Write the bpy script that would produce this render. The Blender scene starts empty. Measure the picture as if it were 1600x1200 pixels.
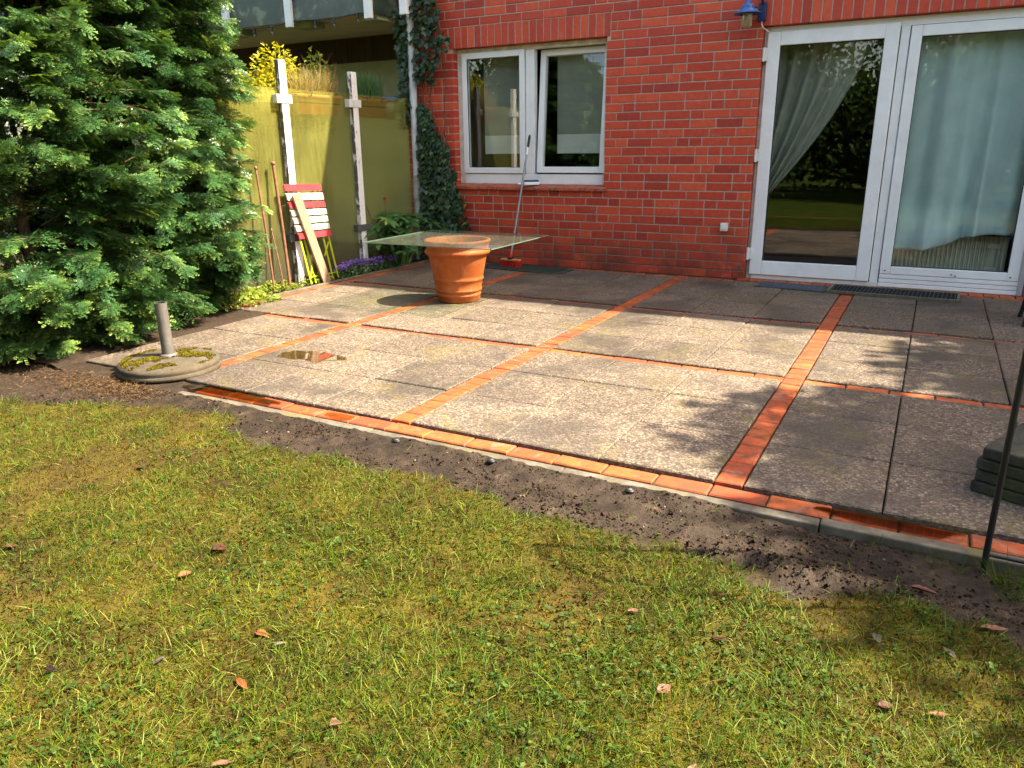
import bpy, math, random
import numpy as np
from mathutils import Vector, Matrix, noise

random.seed(7)
RNG = np.random.default_rng(11)
SC = bpy.context.scene
COL = SC.collection
R = math.radians

# ------------------------------------------------------------------ camera, sky, sun, exposure
cd = bpy.data.cameras.new('camera')
cam = bpy.data.objects.new('camera', cd)
COL.objects.link(cam)
SC.camera = cam
PITCH, ROLL, YAW = R(17.308), R(-0.655), R(28.659)
F_ = Vector((-math.sin(YAW) * math.cos(PITCH), math.cos(YAW) * math.cos(PITCH), -math.sin(PITCH)))
R0 = Vector((math.cos(YAW), math.sin(YAW), 0))
U0 = R0.cross(F_)
Rv = R0 * math.cos(ROLL) + U0 * math.sin(ROLL)
Uv = -R0 * math.sin(ROLL) + U0 * math.cos(ROLL)
cam.matrix_world = Matrix(((Rv.x, Uv.x, -F_.x, 0), (Rv.y, Uv.y, -F_.y, -7.545),
                           (Rv.z, Uv.z, -F_.z, 1.25), (0, 0, 0, 1)))
cd.sensor_width = 36
cd.lens = 1182.0 / 1600 * 36
cd.clip_start = 0.05
cd.clip_end = 1000

SUN = Vector((2.4, 1.0, 3.1)).normalized()
SC.world = bpy.data.worlds.new('World')
SC.world.use_nodes = True
wn = SC.world.node_tree
sky = wn.nodes.new('ShaderNodeTexSky')
sky.sky_type = 'NISHITA'
sky.sun_disc = False
sky.sun_elevation = math.asin(SUN.z)
sky.sun_rotation = math.atan2(SUN.x, SUN.y)
sky.air_density = 1.0
sky.dust_density = 2.5
sky.ozone_density = 0.6
sky_tint = wn.nodes.new('ShaderNodeMix')              # added warm white-balance tint, takes some blue out of the sky light
sky_tint.data_type, sky_tint.blend_type = 'RGBA', 'MULTIPLY'
sky_tint.inputs[0].default_value = 1.0
sky_tint.inputs[7].default_value = (1.0, 0.90, 0.76, 1)
wn.links.new(sky.outputs[0], sky_tint.inputs[6])
wn.links.new(sky_tint.outputs[2], wn.nodes['Background'].inputs[0])
wn.nodes['Background'].inputs[1].default_value = 0.15
sl = bpy.data.lights.new('sun', 'SUN')
sl.energy = 5.0
sl.angle = R(0.5)
sl.color = (1.0, 0.89, 0.70)
so = bpy.data.objects.new('sun', sl)
COL.objects.link(so)
so.rotation_euler = (-SUN).to_track_quat('-Z', 'Y').to_euler()
so.location = (12, 5, 16)
SC.view_settings.view_transform = 'Standard'
SC.view_settings.look = 'None'
SC.view_settings.exposure = 2.25
SC.view_settings.gamma = 1.0
SC.view_settings.use_curve_mapping = False
SC.cycles.max_bounces = 10
SC.cycles.transparent_max_bounces = 12
SC.cycles.caustics_reflective = False
SC.cycles.caustics_refractive = False


# ------------------------------------------------------------------ object helpers
def tag(o, label=None, cat=None, group=None, kind=None):
    if label: o['label'] = label
    if cat: o['category'] = cat
    if group: o['group'] = group
    if kind: o['kind'] = kind
    return o


def thing(name, label, cat, loc=(0, 0, 0), rz=0.0, group=None):
    o = bpy.data.objects.new(name, None)
    COL.objects.link(o)
    o.empty_display_size = 0.1
    o.location = loc
    o.rotation_euler = (0, 0, rz)
    return tag(o, label, cat, group)


def link(name, me, mats, parent=None):
    o = bpy.data.objects.new(name, me)
    COL.objects.link(o)
    for m in (mats if isinstance(mats, (list, tuple)) else [mats]):
        me.materials.append(m)
    if parent is not None:
        o.parent = parent
    return o


def copy_tree(o, parent=None):
    c = o.copy()
    COL.objects.link(c)
    c.parent = parent
    for ch in [k for k in bpy.data.objects if k.parent == o]:
        copy_tree(ch, c)
    return c


def bevel(o, w=0.003, seg=2):
    m = o.modifiers.new('bevel', 'BEVEL')
    m.width = w
    m.segments = seg
    m.limit_method = 'ANGLE'
    m.angle_limit = R(40)
    return o


class MB:
    """collects shapes into one mesh"""

    def __init__(self):
        self.v, self.f, self.m, self.s, self.a = [], [], [], [], []

    def add(self, vs, fs, mat=0, smooth=False, a=None):
        n = len(self.v)
        self.v += [tuple(p) for p in vs]
        a = random.random() if a is None else a
        for f in fs:
            self.f.append(tuple(i + n for i in f))
            self.m.append(mat)
            self.s.append(smooth)
            self.a.append(a)

    def box(self, lo, hi, mat=0, a=None, M=None):
        x0, y0, z0 = lo
        x1, y1, z1 = hi
        vs = [Vector(p) for p in ((x0, y0, z0), (x1, y0, z0), (x1, y1, z0), (x0, y1, z0),
                                  (x0, y0, z1), (x1, y0, z1), (x1, y1, z1), (x0, y1, z1))]
        if M is not None: vs = [M @ p for p in vs]
        self.add(vs, [(0, 3, 2, 1), (4, 5, 6, 7), (0, 1, 5, 4), (1, 2, 6, 5), (2, 3, 7, 6), (3, 0, 4, 7)], mat, False, a)

    def bar(self, p0, p1, w, h, mat=0, up=(0, 0, 1), a=None):
        p0, p1 = Vector(p0), Vector(p1)
        d = (p1 - p0).normalized()
        up = Vector(up)
        s = d.cross(up)
        if s.length < 1e-4: s = d.cross(Vector((1, 0, 0)))
        s.normalize()
        u = s.cross(d)
        vs = []
        for p in (p0, p1):
            for (i, j) in ((-1, -1), (1, -1), (1, 1), (-1, 1)):
                vs.append(p + s * (i * w / 2) + u * (j * h / 2))
        self.add(vs, [(0, 1, 2, 3)[::-1], (4, 5, 6, 7), (0, 1, 5, 4), (1, 2, 6, 5), (2, 3, 7, 6), (3, 0, 4, 7)], mat, False, a)

    def tube(self, pts, r, n=10, mat=0, cap=True, a=None):
        pts = [Vector(p) for p in pts]
        rs = r if isinstance(r, (list, tuple)) else [r] * len(pts)
        vs, fs = [], []
        ref = None
        for i, p in enumerate(pts):
            d = (pts[min(i + 1, len(pts) - 1)] - pts[max(i - 1, 0)]).normalized()
            if ref is None:
                ref = Vector((0, 0, 1)) if abs(d.z) < 0.9 else Vector((1, 0, 0))
            s = d.cross(ref)
            s.normalize()
            u = s.cross(d)
            ref = u
            for k in range(n):
                t = 2 * math.pi * k / n
                vs.append(p + (s * math.cos(t) + u * math.sin(t)) * rs[i])
        for i in range(len(pts) - 1):
            for k in range(n):
                k2 = (k + 1) % n
                fs.append((i * n + k, i * n + k2, (i + 1) * n + k2, (i + 1) * n + k))
        self.add(vs, fs, mat, True, a)
        if cap:
            self.add(vs[:n][::-1], [tuple(range(n))], mat, False, a)
            self.add(vs[-n:], [tuple(range(n))], mat, False, a)

    def lathe(self, prof, n=48, mat=0, c=(0, 0, 0), a=None, smooth=True):
        vs, fs = [], []
        for (r, z) in prof:
            for k in range(n):
                t = 2 * math.pi * k / n
                vs.append((c[0] + r * math.cos(t), c[1] + r * math.sin(t), c[2] + z))
        for i in range(len(prof) - 1):
            for k in range(n):
                k2 = (k + 1) % n
                fs.append((i * n + k, i * n + k2, (i + 1) * n + k2, (i + 1) * n + k))
        self.add(vs, fs, mat, smooth, a)

    def prism(self, poly, z0, z1, mat=0, a=None):
        n = len(poly)
        vs = [(x, y, z0) for x, y in poly] + [(x, y, z1) for x, y in poly]
        fs = [tuple(range(n))[::-1], tuple(range(n, 2 * n))]
        fs += [(i, (i + 1) % n, n + (i + 1) % n, n + i) for i in range(n)]
        self.add(vs, fs, mat, False, a)

    def mesh(self, name):
        me = bpy.data.meshes.new(name)
        me.from_pydata(self.v, [], self.f)
        me.polygons.foreach_set('material_index', self.m)
        me.polygons.foreach_set('use_smooth', self.s)
        at = me.attributes.new('rnd', 'FLOAT', 'FACE')
        at.data.foreach_set('value', self.a)
        me.update()
        return me

    def build(self, name, mats, parent=None):
        return link(name, self.mesh(name), mats, parent)


def np_mesh(name, V, Fc, rnd=None, mat=None, smooth=False):
    """V (n,3), Fc (m,k) constant-size faces"""
    me = bpy.data.meshes.new(name)
    n, (m, k) = len(V), Fc.shape
    me.vertices.add(n)
    me.vertices.foreach_set('co', np.ascontiguousarray(V, dtype=np.float32).ravel())
    me.loops.add(m * k)
    me.loops.foreach_set('vertex_index', np.ascontiguousarray(Fc, dtype=np.int32).ravel())
    me.polygons.add(m)
    me.polygons.foreach_set('loop_start', np.arange(0, m * k, k, dtype=np.int32))
    if mat is not None: me.polygons.foreach_set('material_index', np.asarray(mat, dtype=np.int32))
    if smooth: me.polygons.foreach_set('use_smooth', np.ones(m, dtype=bool))
    if rnd is not None:
        at = me.attributes.new('rnd', 'FLOAT', 'FACE')
        at.data.foreach_set('value', np.asarray(rnd, dtype=np.float32))
    me.update(calc_edges=True)
    return me


class Inst:
    """bakes many transformed copies of small templates into one mesh (same face size)"""

    def __init__(self):
        self.V, self.F, self.r, self.m, self.n = [], [], [], [], 0

    def add(self, tv, tf, M, T, rnd=None, tmat=None, mat=None, trnd=None):
        N, k = len(T), len(tv)
        if N == 0: return
        tv = np.asarray(tv, float)
        tf = np.asarray(tf, int)
        V = np.einsum('nij,kj->nki', M, tv) + T[:, None, :]
        Fc = tf[None] + (np.arange(N) * k)[:, None, None] + self.n
        self.V.append(V.reshape(-1, 3))
        self.F.append(Fc.reshape(-1, tf.shape[1]))
        rnd = RNG.random(N) if rnd is None else rnd
        rr = np.repeat(rnd, len(tf))
        if trnd is not None: rr = np.clip(rr + np.tile(trnd, N), 0, 1)
        self.r.append(rr)
        if mat is not None: mm = np.repeat(mat, len(tf))
        elif tmat is not None: mm = np.tile(tmat, N)
        else: mm = np.zeros(N * len(tf), int)
        self.m.append(mm)
        self.n += N * k

    def build(self, name, mats, parent=None, smooth=False):
        me = np_mesh(name, np.concatenate(self.V), np.concatenate(self.F), np.concatenate(self.r), np.concatenate(self.m), smooth)
        return link(name, me, mats, parent)


def frames(X, U):
    """rotation matrices with local x along X and local z near U"""
    X = X / np.linalg.norm(X, axis=1, keepdims=True)
    Y = np.cross(U, X)
    Y /= np.linalg.norm(Y, axis=1, keepdims=True) + 1e-9
    Z = np.cross(X, Y)
    return np.stack([X, Y, Z], axis=2)


def rot_about(M, ang):
    """roll matrices about their own x axis"""
    c, s = np.cos(ang), np.sin(ang)
    Rm = np.zeros((len(ang), 3, 3))
    Rm[:, 0, 0] = 1
    Rm[:, 1, 1] = c
    Rm[:, 1, 2] = -s
    Rm[:, 2, 1] = s
    Rm[:, 2, 2] = c
    return M @ Rm


# ------------------------------------------------------------------ material helpers
class Mat:
    def __init__(self, name, rough=0.6, spec=0.4):
        self.m = bpy.data.materials.new(name)
        self.m.use_nodes = True
        self.t = self.m.node_tree
        self.b = self.t.nodes['Principled BSDF']
        self.b.inputs['Roughness'].default_value = rough
        self.b.inputs['Specular IOR Level'].default_value = spec
        self._obj = None

    def n(self, typ, **kw):
        nd = self.t.nodes.new(typ)
        for k, v in kw.items(): setattr(nd, k, v)
        return nd

    def l(self, a, b): self.t.links.new(a, b)

    def pos(self):
        if self._obj is None: self._obj = self.n('ShaderNodeTexCoord').outputs['Object']
        return self._obj

    def world(self): return self.n('ShaderNodeNewGeometry').outputs['Position']

    def sepz(self, v, i=2):
        s = self.n('ShaderNodeSeparateXYZ')
        self.l(v, s.inputs[0])
        return s.outputs[i]

    def map(self, v, sc):
        s = self.n('ShaderNodeMapping')
        s.inputs['Scale'].default_value = sc
        self.l(v, s.inputs[0])
        return s.outputs[0]

    def noise(self, scale, detail=4, rough=0.6, v=None, dist=0.0):
        s = self.n('ShaderNodeTexNoise')
        s.inputs['Scale'].default_value = scale
        s.inputs['Detail'].default_value = detail
        s.inputs['Roughness'].default_value = rough
        s.inputs['Distortion'].default_value = dist
        self.l(v or self.pos(), s.inputs['Vector'])
        return s.outputs['Fac']

    def voro(self, scale, v=None, out='Distance', feature='F1'):
        s = self.n('ShaderNodeTexVoronoi', feature=feature)
        s.inputs['Scale'].default_value = scale
        self.l(v or self.pos(), s.inputs['Vector'])
        return s.outputs[out]

    def attr(self, name='rnd'): return self.n('ShaderNodeAttribute', attribute_name=name).outputs['Fac']

    def ramp(self, fac, stops, interp='LINEAR'):
        s = self.n('ShaderNodeValToRGB')
        cr = s.color_ramp
        cr.interpolation = interp
        while len(cr.elements) < len(stops): cr.elements.new(0.5)
        for e, (p, c) in zip(cr.elements, stops):
            e.position = p
            e.color = (c, c, c, 1) if isinstance(c, (int, float)) else (c[0], c[1], c[2], 1)
        self.l(fac, s.inputs[0])
        return s.outputs[0]

    def mix(self, fac, a, b, blend='MIX'):
        s = self.n('ShaderNodeMix', data_type='RGBA', blend_type=blend)
        for v, i in ((fac, 0), (a, 6), (b, 7)):
            if isinstance(v, (int, float)): s.inputs[i].default_value = v if i == 0 else (v, v, v, 1)
            elif isinstance(v, (tuple, list)): s.inputs[i].default_value = (v[0], v[1], v[2], 1)
            else: self.l(v, s.inputs[i])
        return s.outputs[2]

    def math(self, op, a, b=0.0, clamp=False):
        s = self.n('ShaderNodeMath', operation=op, use_clamp=clamp)
        for v, i in ((a, 0), (b, 1)):
            if isinstance(v, (int, float)): s.inputs[i].default_value = v
            else: self.l(v, s.inputs[i])
        return s.outputs[0]

    def col(self, c):
        if isinstance(c, (tuple, list)): self.b.inputs['Base Color'].default_value = (c[0], c[1], c[2], 1)
        else: self.l(c, self.b.inputs['Base Color'])
        return self

    def rough(self, r):
        if isinstance(r, (int, float)): self.b.inputs['Roughness'].default_value = r
        else: self.l(r, self.b.inputs['Roughness'])
        return self

    def bump(self, h, strength=0.4, dist=0.004):
        s = self.n('ShaderNodeBump')
        s.inputs['Strength'].default_value = strength
        s.inputs['Distance'].default_value = dist
        self.l(h, s.inputs['Height'])
        self.l(s.outputs[0], self.b.inputs['Normal'])
        return self

    def translucent(self, fac, c):
        """mix in a translucent lobe (leaves)"""
        tr = self.n('ShaderNodeBsdfTranslucent')
        if isinstance(c, (tuple, list)): tr.inputs[0].default_value = (c[0], c[1], c[2], 1)
        else: self.l(c, tr.inputs[0])
        mx = self.n('ShaderNodeMixShader')
        mx.inputs[0].default_value = fac
        out = self.t.nodes['Material Output']
        self.l(self.b.outputs[0], mx.inputs[1])
        self.l(tr.outputs[0], mx.inputs[2])
        self.l(mx.outputs[0], out.inputs[0])
        return self


def plain(name, c, rough=0.55, var=0.12, scale=14, bump=0.0, spec=0.4, metal=0.0):
    """paint / plastic / metal with slight mottling and wear"""
    m = Mat(name, rough, spec)
    nz = m.noise(scale, 5, 0.65)
    dk = tuple(x * (1 - var * 1.6) for x in c)
    lt = tuple(min(1, x * (1 + var)) for x in c)
    m.col(m.ramp(nz, [(0.3, dk), (0.7, lt)]))
    m.rough(m.ramp(m.noise(scale * 2.3, 3), [(0.3, max(0, rough - 0.1)), (0.7, min(1, rough + 0.1))]))
    if bump: m.bump(m.noise(scale * 8, 4), bump, 0.003)
    m.b.inputs['Metallic'].default_value = metal
    return m.m


def leafmat(name, stops, trans=0.35, rough=0.45, spec=0.35, tboost=1.6):
    m = Mat(name, rough, spec)
    c = m.ramp(m.attr(), stops)
    m.col(c)
    s = m.n('ShaderNodeMix', data_type='RGBA', blend_type='MULTIPLY')
    s.inputs[0].default_value = 1
    m.l(c, s.inputs[6])
    s.inputs[7].default_value = (tboost * 1.1, tboost, tboost * 0.4, 1)
    m.translucent(trans, s.outputs[2])
    return m.m

# ------------------------------------------------------------------ setting: ground, patio, lawn
def m_aggregate():
    m = Mat('exposed_aggregate', 0.8, 0.3)
    w = m.world()
    cellc = m.voro(100, w, 'Color')
    d = m.voro(100, w, 'Distance')
    big = m.noise(1.4, 5, 0.62, w, 0.6)
    mid = m.noise(7, 5, 0.7, w)
    s = m.n('ShaderNodeSeparateColor')
    m.l(cellc, s.inputs[0])
    peb = m.ramp(s.outputs[0], [(0.0, (0.056, 0.039, 0.029)), (0.25, (0.112, 0.079, 0.058)), (0.5, (0.155, 0.112, 0.082)),
                                (0.78, (0.195, 0.148, 0.105)), (0.96, (0.29, 0.235, 0.175))])
    c = m.mix(m.ramp(d, [(0.45, 0.0), (0.75, 0.7)]), peb, (0.055, 0.043, 0.030))
    c = m.mix(m.ramp(mid, [(0.38, 0.0), (0.72, 0.45)]), c, (0.060, 0.050, 0.040))
    c = m.mix(m.ramp(big, [(0.47, 0.0), (0.62, 0.7)]), c, (0.050, 0.042, 0.034))
    moss = m.math('MULTIPLY', m.ramp(m.noise(2.6, 5, 0.68, w, 0.8), [(0.53, 0.0), (0.70, 0.7)]), m.ramp(m.noise(40, 3, 0.6, w), [(0.35, 0.0), (0.6, 1.0)]))
    c = m.mix(moss, c, (0.13, 0.105, 0.020))
    c = m.mix(0.5, c, m.ramp(m.attr(), [(0.0, 0.66), (1.0, 1.2)]), 'MULTIPLY')
    m.col(c)
    m.rough(m.ramp(big, [(0.42, 0.9), (0.68, 0.5)]))
    m.bump(m.math('ADD', m.math('MULTIPLY', d, -1.0), m.math('MULTIPLY', mid, 0.6)), 0.55, 0.004)
    return m.m


def m_paver():
    m = Mat('clinker_paving', 0.7, 0.35)
    w = m.world()
    c = m.ramp(m.attr(), [(0.0, (0.29, 0.048, 0.014)), (0.5, (0.36, 0.070, 0.016)), (1.0, (0.40, 0.092, 0.020))])
    n1 = m.noise(16, 6, 0.75, w)
    c = m.mix(m.ramp(n1, [(0.44, 0.0), (0.62, 0.8)]), c, (0.095, 0.040, 0.02))
    n2 = m.noise(9, 5, 0.7, w, 0.5)
    c = m.mix(m.ramp(n2, [(0.56, 0.0), (0.68, 0.6)]), c, (0.26, 0.16, 0.11))
    n3 = m.noise(5, 5, 0.7, w)
    c = m.mix(m.ramp(n3, [(0.60, 0.0), (0.72, 0.5)]), c, (0.25, 0.2, 0.035))
    m.col(c)
    m.bump(m.noise(120, 4, 0.7, w), 0.4, 0.003)
    return m.m


def m_joint():
    m = Mat('joint_sand', 0.95, 0.1)
    w = m.world()
    m.col(m.ramp(m.noise(30, 5, 0.7, w), [(0.3, (0.02, 0.016, 0.012)), (0.55, (0.05, 0.038, 0.025)), (0.7, (0.075, 0.075, 0.02))]))
    m.bump(m.noise(180, 3, 0.6, w), 0.6, 0.004)
    return m.m


AGG, PAV, JNT = m_aggregate(), m_paver(), m_joint()


def slab_box(mb, x0, x1, y0, y1, zt, th=0.045, ch=0.005, jit=0.0, a=None):
    z = [zt + random.uniform(-jit, jit) for _ in range(4)]
    P = [(x0, y0), (x1, y0), (x1, y1), (x0, y1)]
    I = [(x0 + ch, y0 + ch), (x1 - ch, y0 + ch), (x1 - ch, y1 - ch), (x0 + ch, y1 - ch)]
    vs = [(x, y, zt - th) for x, y in P] + [(x, y, z[i] - ch) for i, (x, y) in enumerate(P)] + [(x, y, z[i]) for i, (x, y) in enumerate(I)]
    fs = [(8, 9, 10, 11)]
    for i in range(4):
        j = (i + 1) % 4
        fs += [(i, j, 4 + j, 4 + i), (4 + i, 4 + j, 8 + j, 8 + i)]
    mb.add(vs, fs, 0, False, a)


XS = [(-5.10, -5.00), (-3.785, -3.675), (-2.185, -2.075), (-0.610, -0.505), (0.965, 1.07), (2.54, 2.645), (4.1, 4.2)]
YS = [(-4.885, -4.785), (-3.285, -3.200), (-1.765, -1.690), (-0.105, -0.012)]
sl_ = MB()
pv_ = MB()
for i in range(len(XS) - 1):
    xa, xb = XS[i][1] + 0.004, XS[i + 1][0] - 0.004
    for j in range(3):
        ya, yb = YS[j][1] + 0.006, YS[j + 1][0] - 0.004
        for p in range(3):
            for q in range(3):
                x0, x1 = xa + (xb - xa) * p / 3, xa + (xb - xa) * (p + 1) / 3
                y0, y1 = ya + (yb - ya) * q / 3, ya + (yb - ya) * (q + 1) / 3
                g = 0.003
                if x0 < -4.72 and y1 < -3.25: continue          # front left corner has gone back to earth under the conifers
                slab_box(sl_, x0 + g, x1 - g, y0 + g, y1 - g, 0.0 + random.uniform(-0.002, 0.002), jit=0.0025)
for k, (x0, x1) in enumerate(XS):                    # strips running away from the camera: bricks laid across
    y = -4.78 if k else -3.3
    while y < -0.11:
        ln = 0.108 + random.uniform(-0.004, 0.004)
        if k == 0: ln *= 2
        slab_box(pv_, x0 + random.uniform(0, 0.003), x1 - random.uniform(0, 0.003), y, min(y + ln, -0.108), -0.003 + random.uniform(-0.003, 0.001), jit=0.002, ch=0.004)
        y += ln + 0.004
for (y0, y1), zt, L in zip(YS, (-0.016, -0.010, -0.010, -0.004), (0.212, 0.212, 0.212, 0.105)):
    x = -5.1
    if zt < -0.0155: x = -3.46
    while x < 4.2:
        ln = L + random.uniform(-0.006, 0.006)
        hit = [s for s in XS[1:] if zt > -0.0155 and zt < -0.005 and x + ln > s[0] and x < s[1]]
        x1 = x + ln
        if hit:
            x1 = hit[0][0] - 0.003
        if x1 - x > 0.02:
            slab_box(pv_, x, x1, y0 + random.uniform(0, 0.004), y1 - random.uniform(0, 0.004), zt + random.uniform(-0.003, 0.002), jit=0.003, ch=0.005)
        x = (hit[0][1] + 0.003) if hit else x1 + 0.007
tag(sl_.build('patio', AGG), kind='structure')
tag(pv_.build('brick_paving', PAV), kind='structure')
mb = MB()
mb.add([(-5.12, -4.9, -0.026), (4.3, -4.9, -0.026), (4.3, 0.02, -0.026), (-5.12, 0.02, -0.026)], [(0, 1, 2, 3)])
tag(mb.build('patio_bed', JNT), kind='structure')

# concrete edging: thin kerb in front of the patio and a low one along the bed on the left
def m_concrete():
    m = Mat('old_concrete', 0.85, 0.25)
    w = m.world()
    c = m.ramp(m.noise(10, 6, 0.7, w), [(0.3, (0.05, 0.043, 0.032)), (0.5, (0.105, 0.09, 0.068)), (0.7, (0.17, 0.15, 0.12))])
    c = m.mix(m.ramp(m.noise(6, 5, 0.7, w), [(0.52, 0), (0.66, 0.8)]), c, (0.12, 0.10, 0.035))
    m.col(c)
    m.bump(m.noise(150, 4, 0.7, w), 0.5, 0.004)
    return m.m


CONC = m_concrete()
mb = MB()
x = -4.2
while x < 4.2:
    ln = 1.0
    ztop = -0.021 if x < -0.3 else -0.012
    mb.box((x, -4.945, -0.2), (x + ln - 0.004, -4.889, ztop + random.uniform(-0.004, 0.004)))
    x += ln
mb.box((-5.155, -3.3, -0.2), (-5.105, -0.02, 0.012))
tag(bevel(mb.build('kerb', CONC), 0.006), kind='structure')


def m_soil():
    m = Mat('soil_and_moss', 0.9, 0.25)
    w = m.world()
    k = m.attr('soil')
    n1 = m.noise(9, 7, 0.72, w)
    n2 = m.noise(70, 5, 0.7, w)
    soil = m.ramp(n1, [(0.30, (0.0095, 0.0055, 0.0032)), (0.46, (0.0231, 0.0140, 0.0080)), (0.60, (0.0422, 0.0273, 0.0165)), (0.72, (0.1088, 0.0728, 0.0435))])
    soil = m.mix(0.6, soil, m.ramp(n2, [(0.3, 0.45), (0.65, 1.35)]), 'MULTIPLY')
    moss = m.ramp(m.noise(4, 6, 0.7, w), [(0.3, (0.0298, 0.0162, 0.0020)), (0.48, (0.0562, 0.0373, 0.0029)), (0.66, (0.0860, 0.0672, 0.0044))])
    moss = m.mix(0.8, moss, m.ramp(n2, [(0.28, 0.35), (0.68, 1.5)]), 'MULTIPLY')
    litter = m.ramp(m.noise(60, 4, 0.7, w), [(0.3, (0.012, 0.008, 0.005)), (0.7, (0.05, 0.03, 0.017))])
    c = m.mix(k, moss, soil)
    c = m.mix(m.attr('litter'), c, litter)
    m.col(c)
    m.rough(m.math('SUBTRACT', 0.95, m.math('MULTIPLY', k, m.ramp(n1, [(0.4, 0.05), (0.62, 0.5)]))))
    m.bump(m.math('ADD', n2, m.noise(260, 3, 0.6, w)), 0.9, 0.006)
    return m.m


SOIL = m_soil()
EDGE = [(-9, -5.9), (-4.9, -5.75), (-4.3, -5.5), (-3.9, -5.30), (-3.66, -5.17), (-3.3, -5.12), (-3.0, -5.10), (-2.75, -5.2), (-2.54, -5.31), (-2.2, -5.28), (-1.96, -5.29),
        (-1.56, -5.24), (-1.21, -5.38), (-0.94, -5.37), (-0.49, -5.39), (-0.2, -5.41), (0.06, -5.34), (0.3, -5.40), (0.45, -5.6), (0.6, -6.2), (5, -6.4)]
EX, EY = [e[0] for e in EDGE], [e[1] for e in EDGE]


def edge_y(x): return float(np.interp(x, EX, EY))


def soil_k(x, y):
    """1 on bare soil, 0 in the grass, with a ragged edge"""
    d = y - edge_y(x) + 0.10 * noise.noise((x * 4, y * 4, 1.3)) + 0.06 * noise.noise((x * 13, y * 13, 4.1))
    return min(1.0, max(0.0, 0.5 + d / 0.10))


def litter_k(x, y):
    d = math.hypot((x + 5.6) / 1.9, (y + 4.6) / 1.15)
    d = min(d, math.hypot((x + 3.98) / 0.42, (y + 5.02) / 0.2))
    return min(1.0, max(0.0, (1.08 - d + 0.15 * noise.noise((x * 6, y * 6, 8.8))) * 5))


def lawn_z(x, y, fine=True):
    k = soil_k(x, y)
    z = -0.030 + 0.02 * noise.noise((x * 0.9, y * 0.9, 0.2)) * min(1, max(0, (-5.0 - y) * 3))
    if x > -0.6: z -= 0.02 * min(1, (x + 0.6) * 2) * min(1, max(0, (y + 5.5) * 3))
    if x < -0.5: z += 0.016 * max(0, 1 - abs(y + 4.96) * 7)
    if fine:
        z += k * (0.012 * noise.noise((x * 9, y * 9, 3)) + 0.008 * noise.noise((x * 24, y * 24, 5)) + 0.006 * noise.noise((x * 55, y * 55, 5)))
        z += (1 - k) * (0.012 * noise.noise((x * 11, y * 11, 7)) + 0.009 * noise.noise((x * 27, y * 27, 2)) + 0.012)
        h = math.exp(-(((x + 0.25) / 0.34) ** 2 + ((y + 5.30) / 0.085) ** 2)) + 0.5 * math.exp(-(((x + 1.15) / 0.3) ** 2 + ((y + 5.28) / 0.07) ** 2))
        z += h * (0.03 + 0.035 * noise.noise((x * 20, y * 20, 9)) + 0.025 * noise.noise((x * 45, y * 45, 2)))
    return z


def grid(name, x0, x1, y0, y1, step, zf):
    nx, ny = int((x1 - x0) / step) + 1, int((y1 - y0) / step) + 1
    xs, ys = np.linspace(x0, x1, nx), np.linspace(y0, y1, ny)
    V, s, l = [], [], []
    for yy in ys:
        for xx in xs:
            V.append((xx, yy, zf(xx, yy)))
            s.append(soil_k(xx, yy))
            l.append(litter_k(xx, yy))
    idx = np.arange(nx * ny).reshape(ny, nx)
    Fc = np.stack([idx[:-1, :-1], idx[:-1, 1:], idx[1:, 1:], idx[1:, :-1]], axis=-1).reshape(-1, 4)
    me = np_mesh(name, np.array(V), Fc, smooth=True)
    for nm, dat in (('soil', s), ('litter', l)):
        at = me.attributes.new(nm, 'FLOAT', 'POINT')
        at.data.foreach_set('value', np.asarray(dat, dtype=np.float32))
    return tag(link(name, me, SOIL), kind='structure')


grid('lawn', -6.0, 1.6, -7.3, -4.943, 0.022, lawn_z)
# coarse ground all round, dropped a little below the detailed pieces
def m_far():
    m = Mat('far_grass', 1.0, 0.0)
    m.col(m.ramp(m.noise(3, 7, 0.75, m.world()), [(0.3, (0.018, 0.026, 0.006)), (0.6, (0.045, 0.06, 0.010)), (0.8, (0.075, 0.065, 0.015))]))
    m.bump(m.noise(60, 4, 0.7), 0.8, 0.02)
    return m.m


FARG = m_far()
mb = MB()
mb.add([(-150, -150, -0.10), (150, -150, -0.10), (150, 150, -0.10), (-150, 150, -0.10)], [(0, 1, 2, 3)])
tag(mb.build('ground', FARG), kind='structure')
mb = MB()
for (x0, x1, y0, y1) in ((-30, -6.0, -30, -4.943), (1.6, 30, -30, -4.943), (-6.0, 1.6, -30, -7.3)):
    mb.add([(x0, y0, -0.05), (x1, y0, -0.05), (x1, y1, -0.05), (x0, y1, -0.05)], [(0, 1, 2, 3)])
tag(mb.build('garden_ground', FARG), kind='structure')
# planting bed between the patio and the glass screen, with soil and dead leaves
mb = MB()
n = 40
xs = [-6.4, -6.0, -5.7, -5.5, -5.35, -5.25, -5.157]
ys = [-4.93 + 4.93 * i / n for i in range(n + 1)]
vs = [(xx, yy, 0.0 + 0.02 * noise.noise((xx * 7, yy * 7, 2))) for yy in ys for xx in xs]
fs = [(j * 7 + i, j * 7 + i + 1, (j + 1) * 7 + i + 1, (j + 1) * 7 + i) for j in range(n) for i in range(6)]
mb.add(vs, fs, 0, True)
bed = mb.mesh('flower_bed')
for nm, v in (('soil', 1.0), ('litter', 0.55)):
    at = bed.attributes.new(nm, 'FLOAT', 'POINT')
    at.data.foreach_set('value', np.full(len(bed.vertices), v, dtype=np.float32))
tag(link('flower_bed', bed, SOIL), kind='structure')
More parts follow.
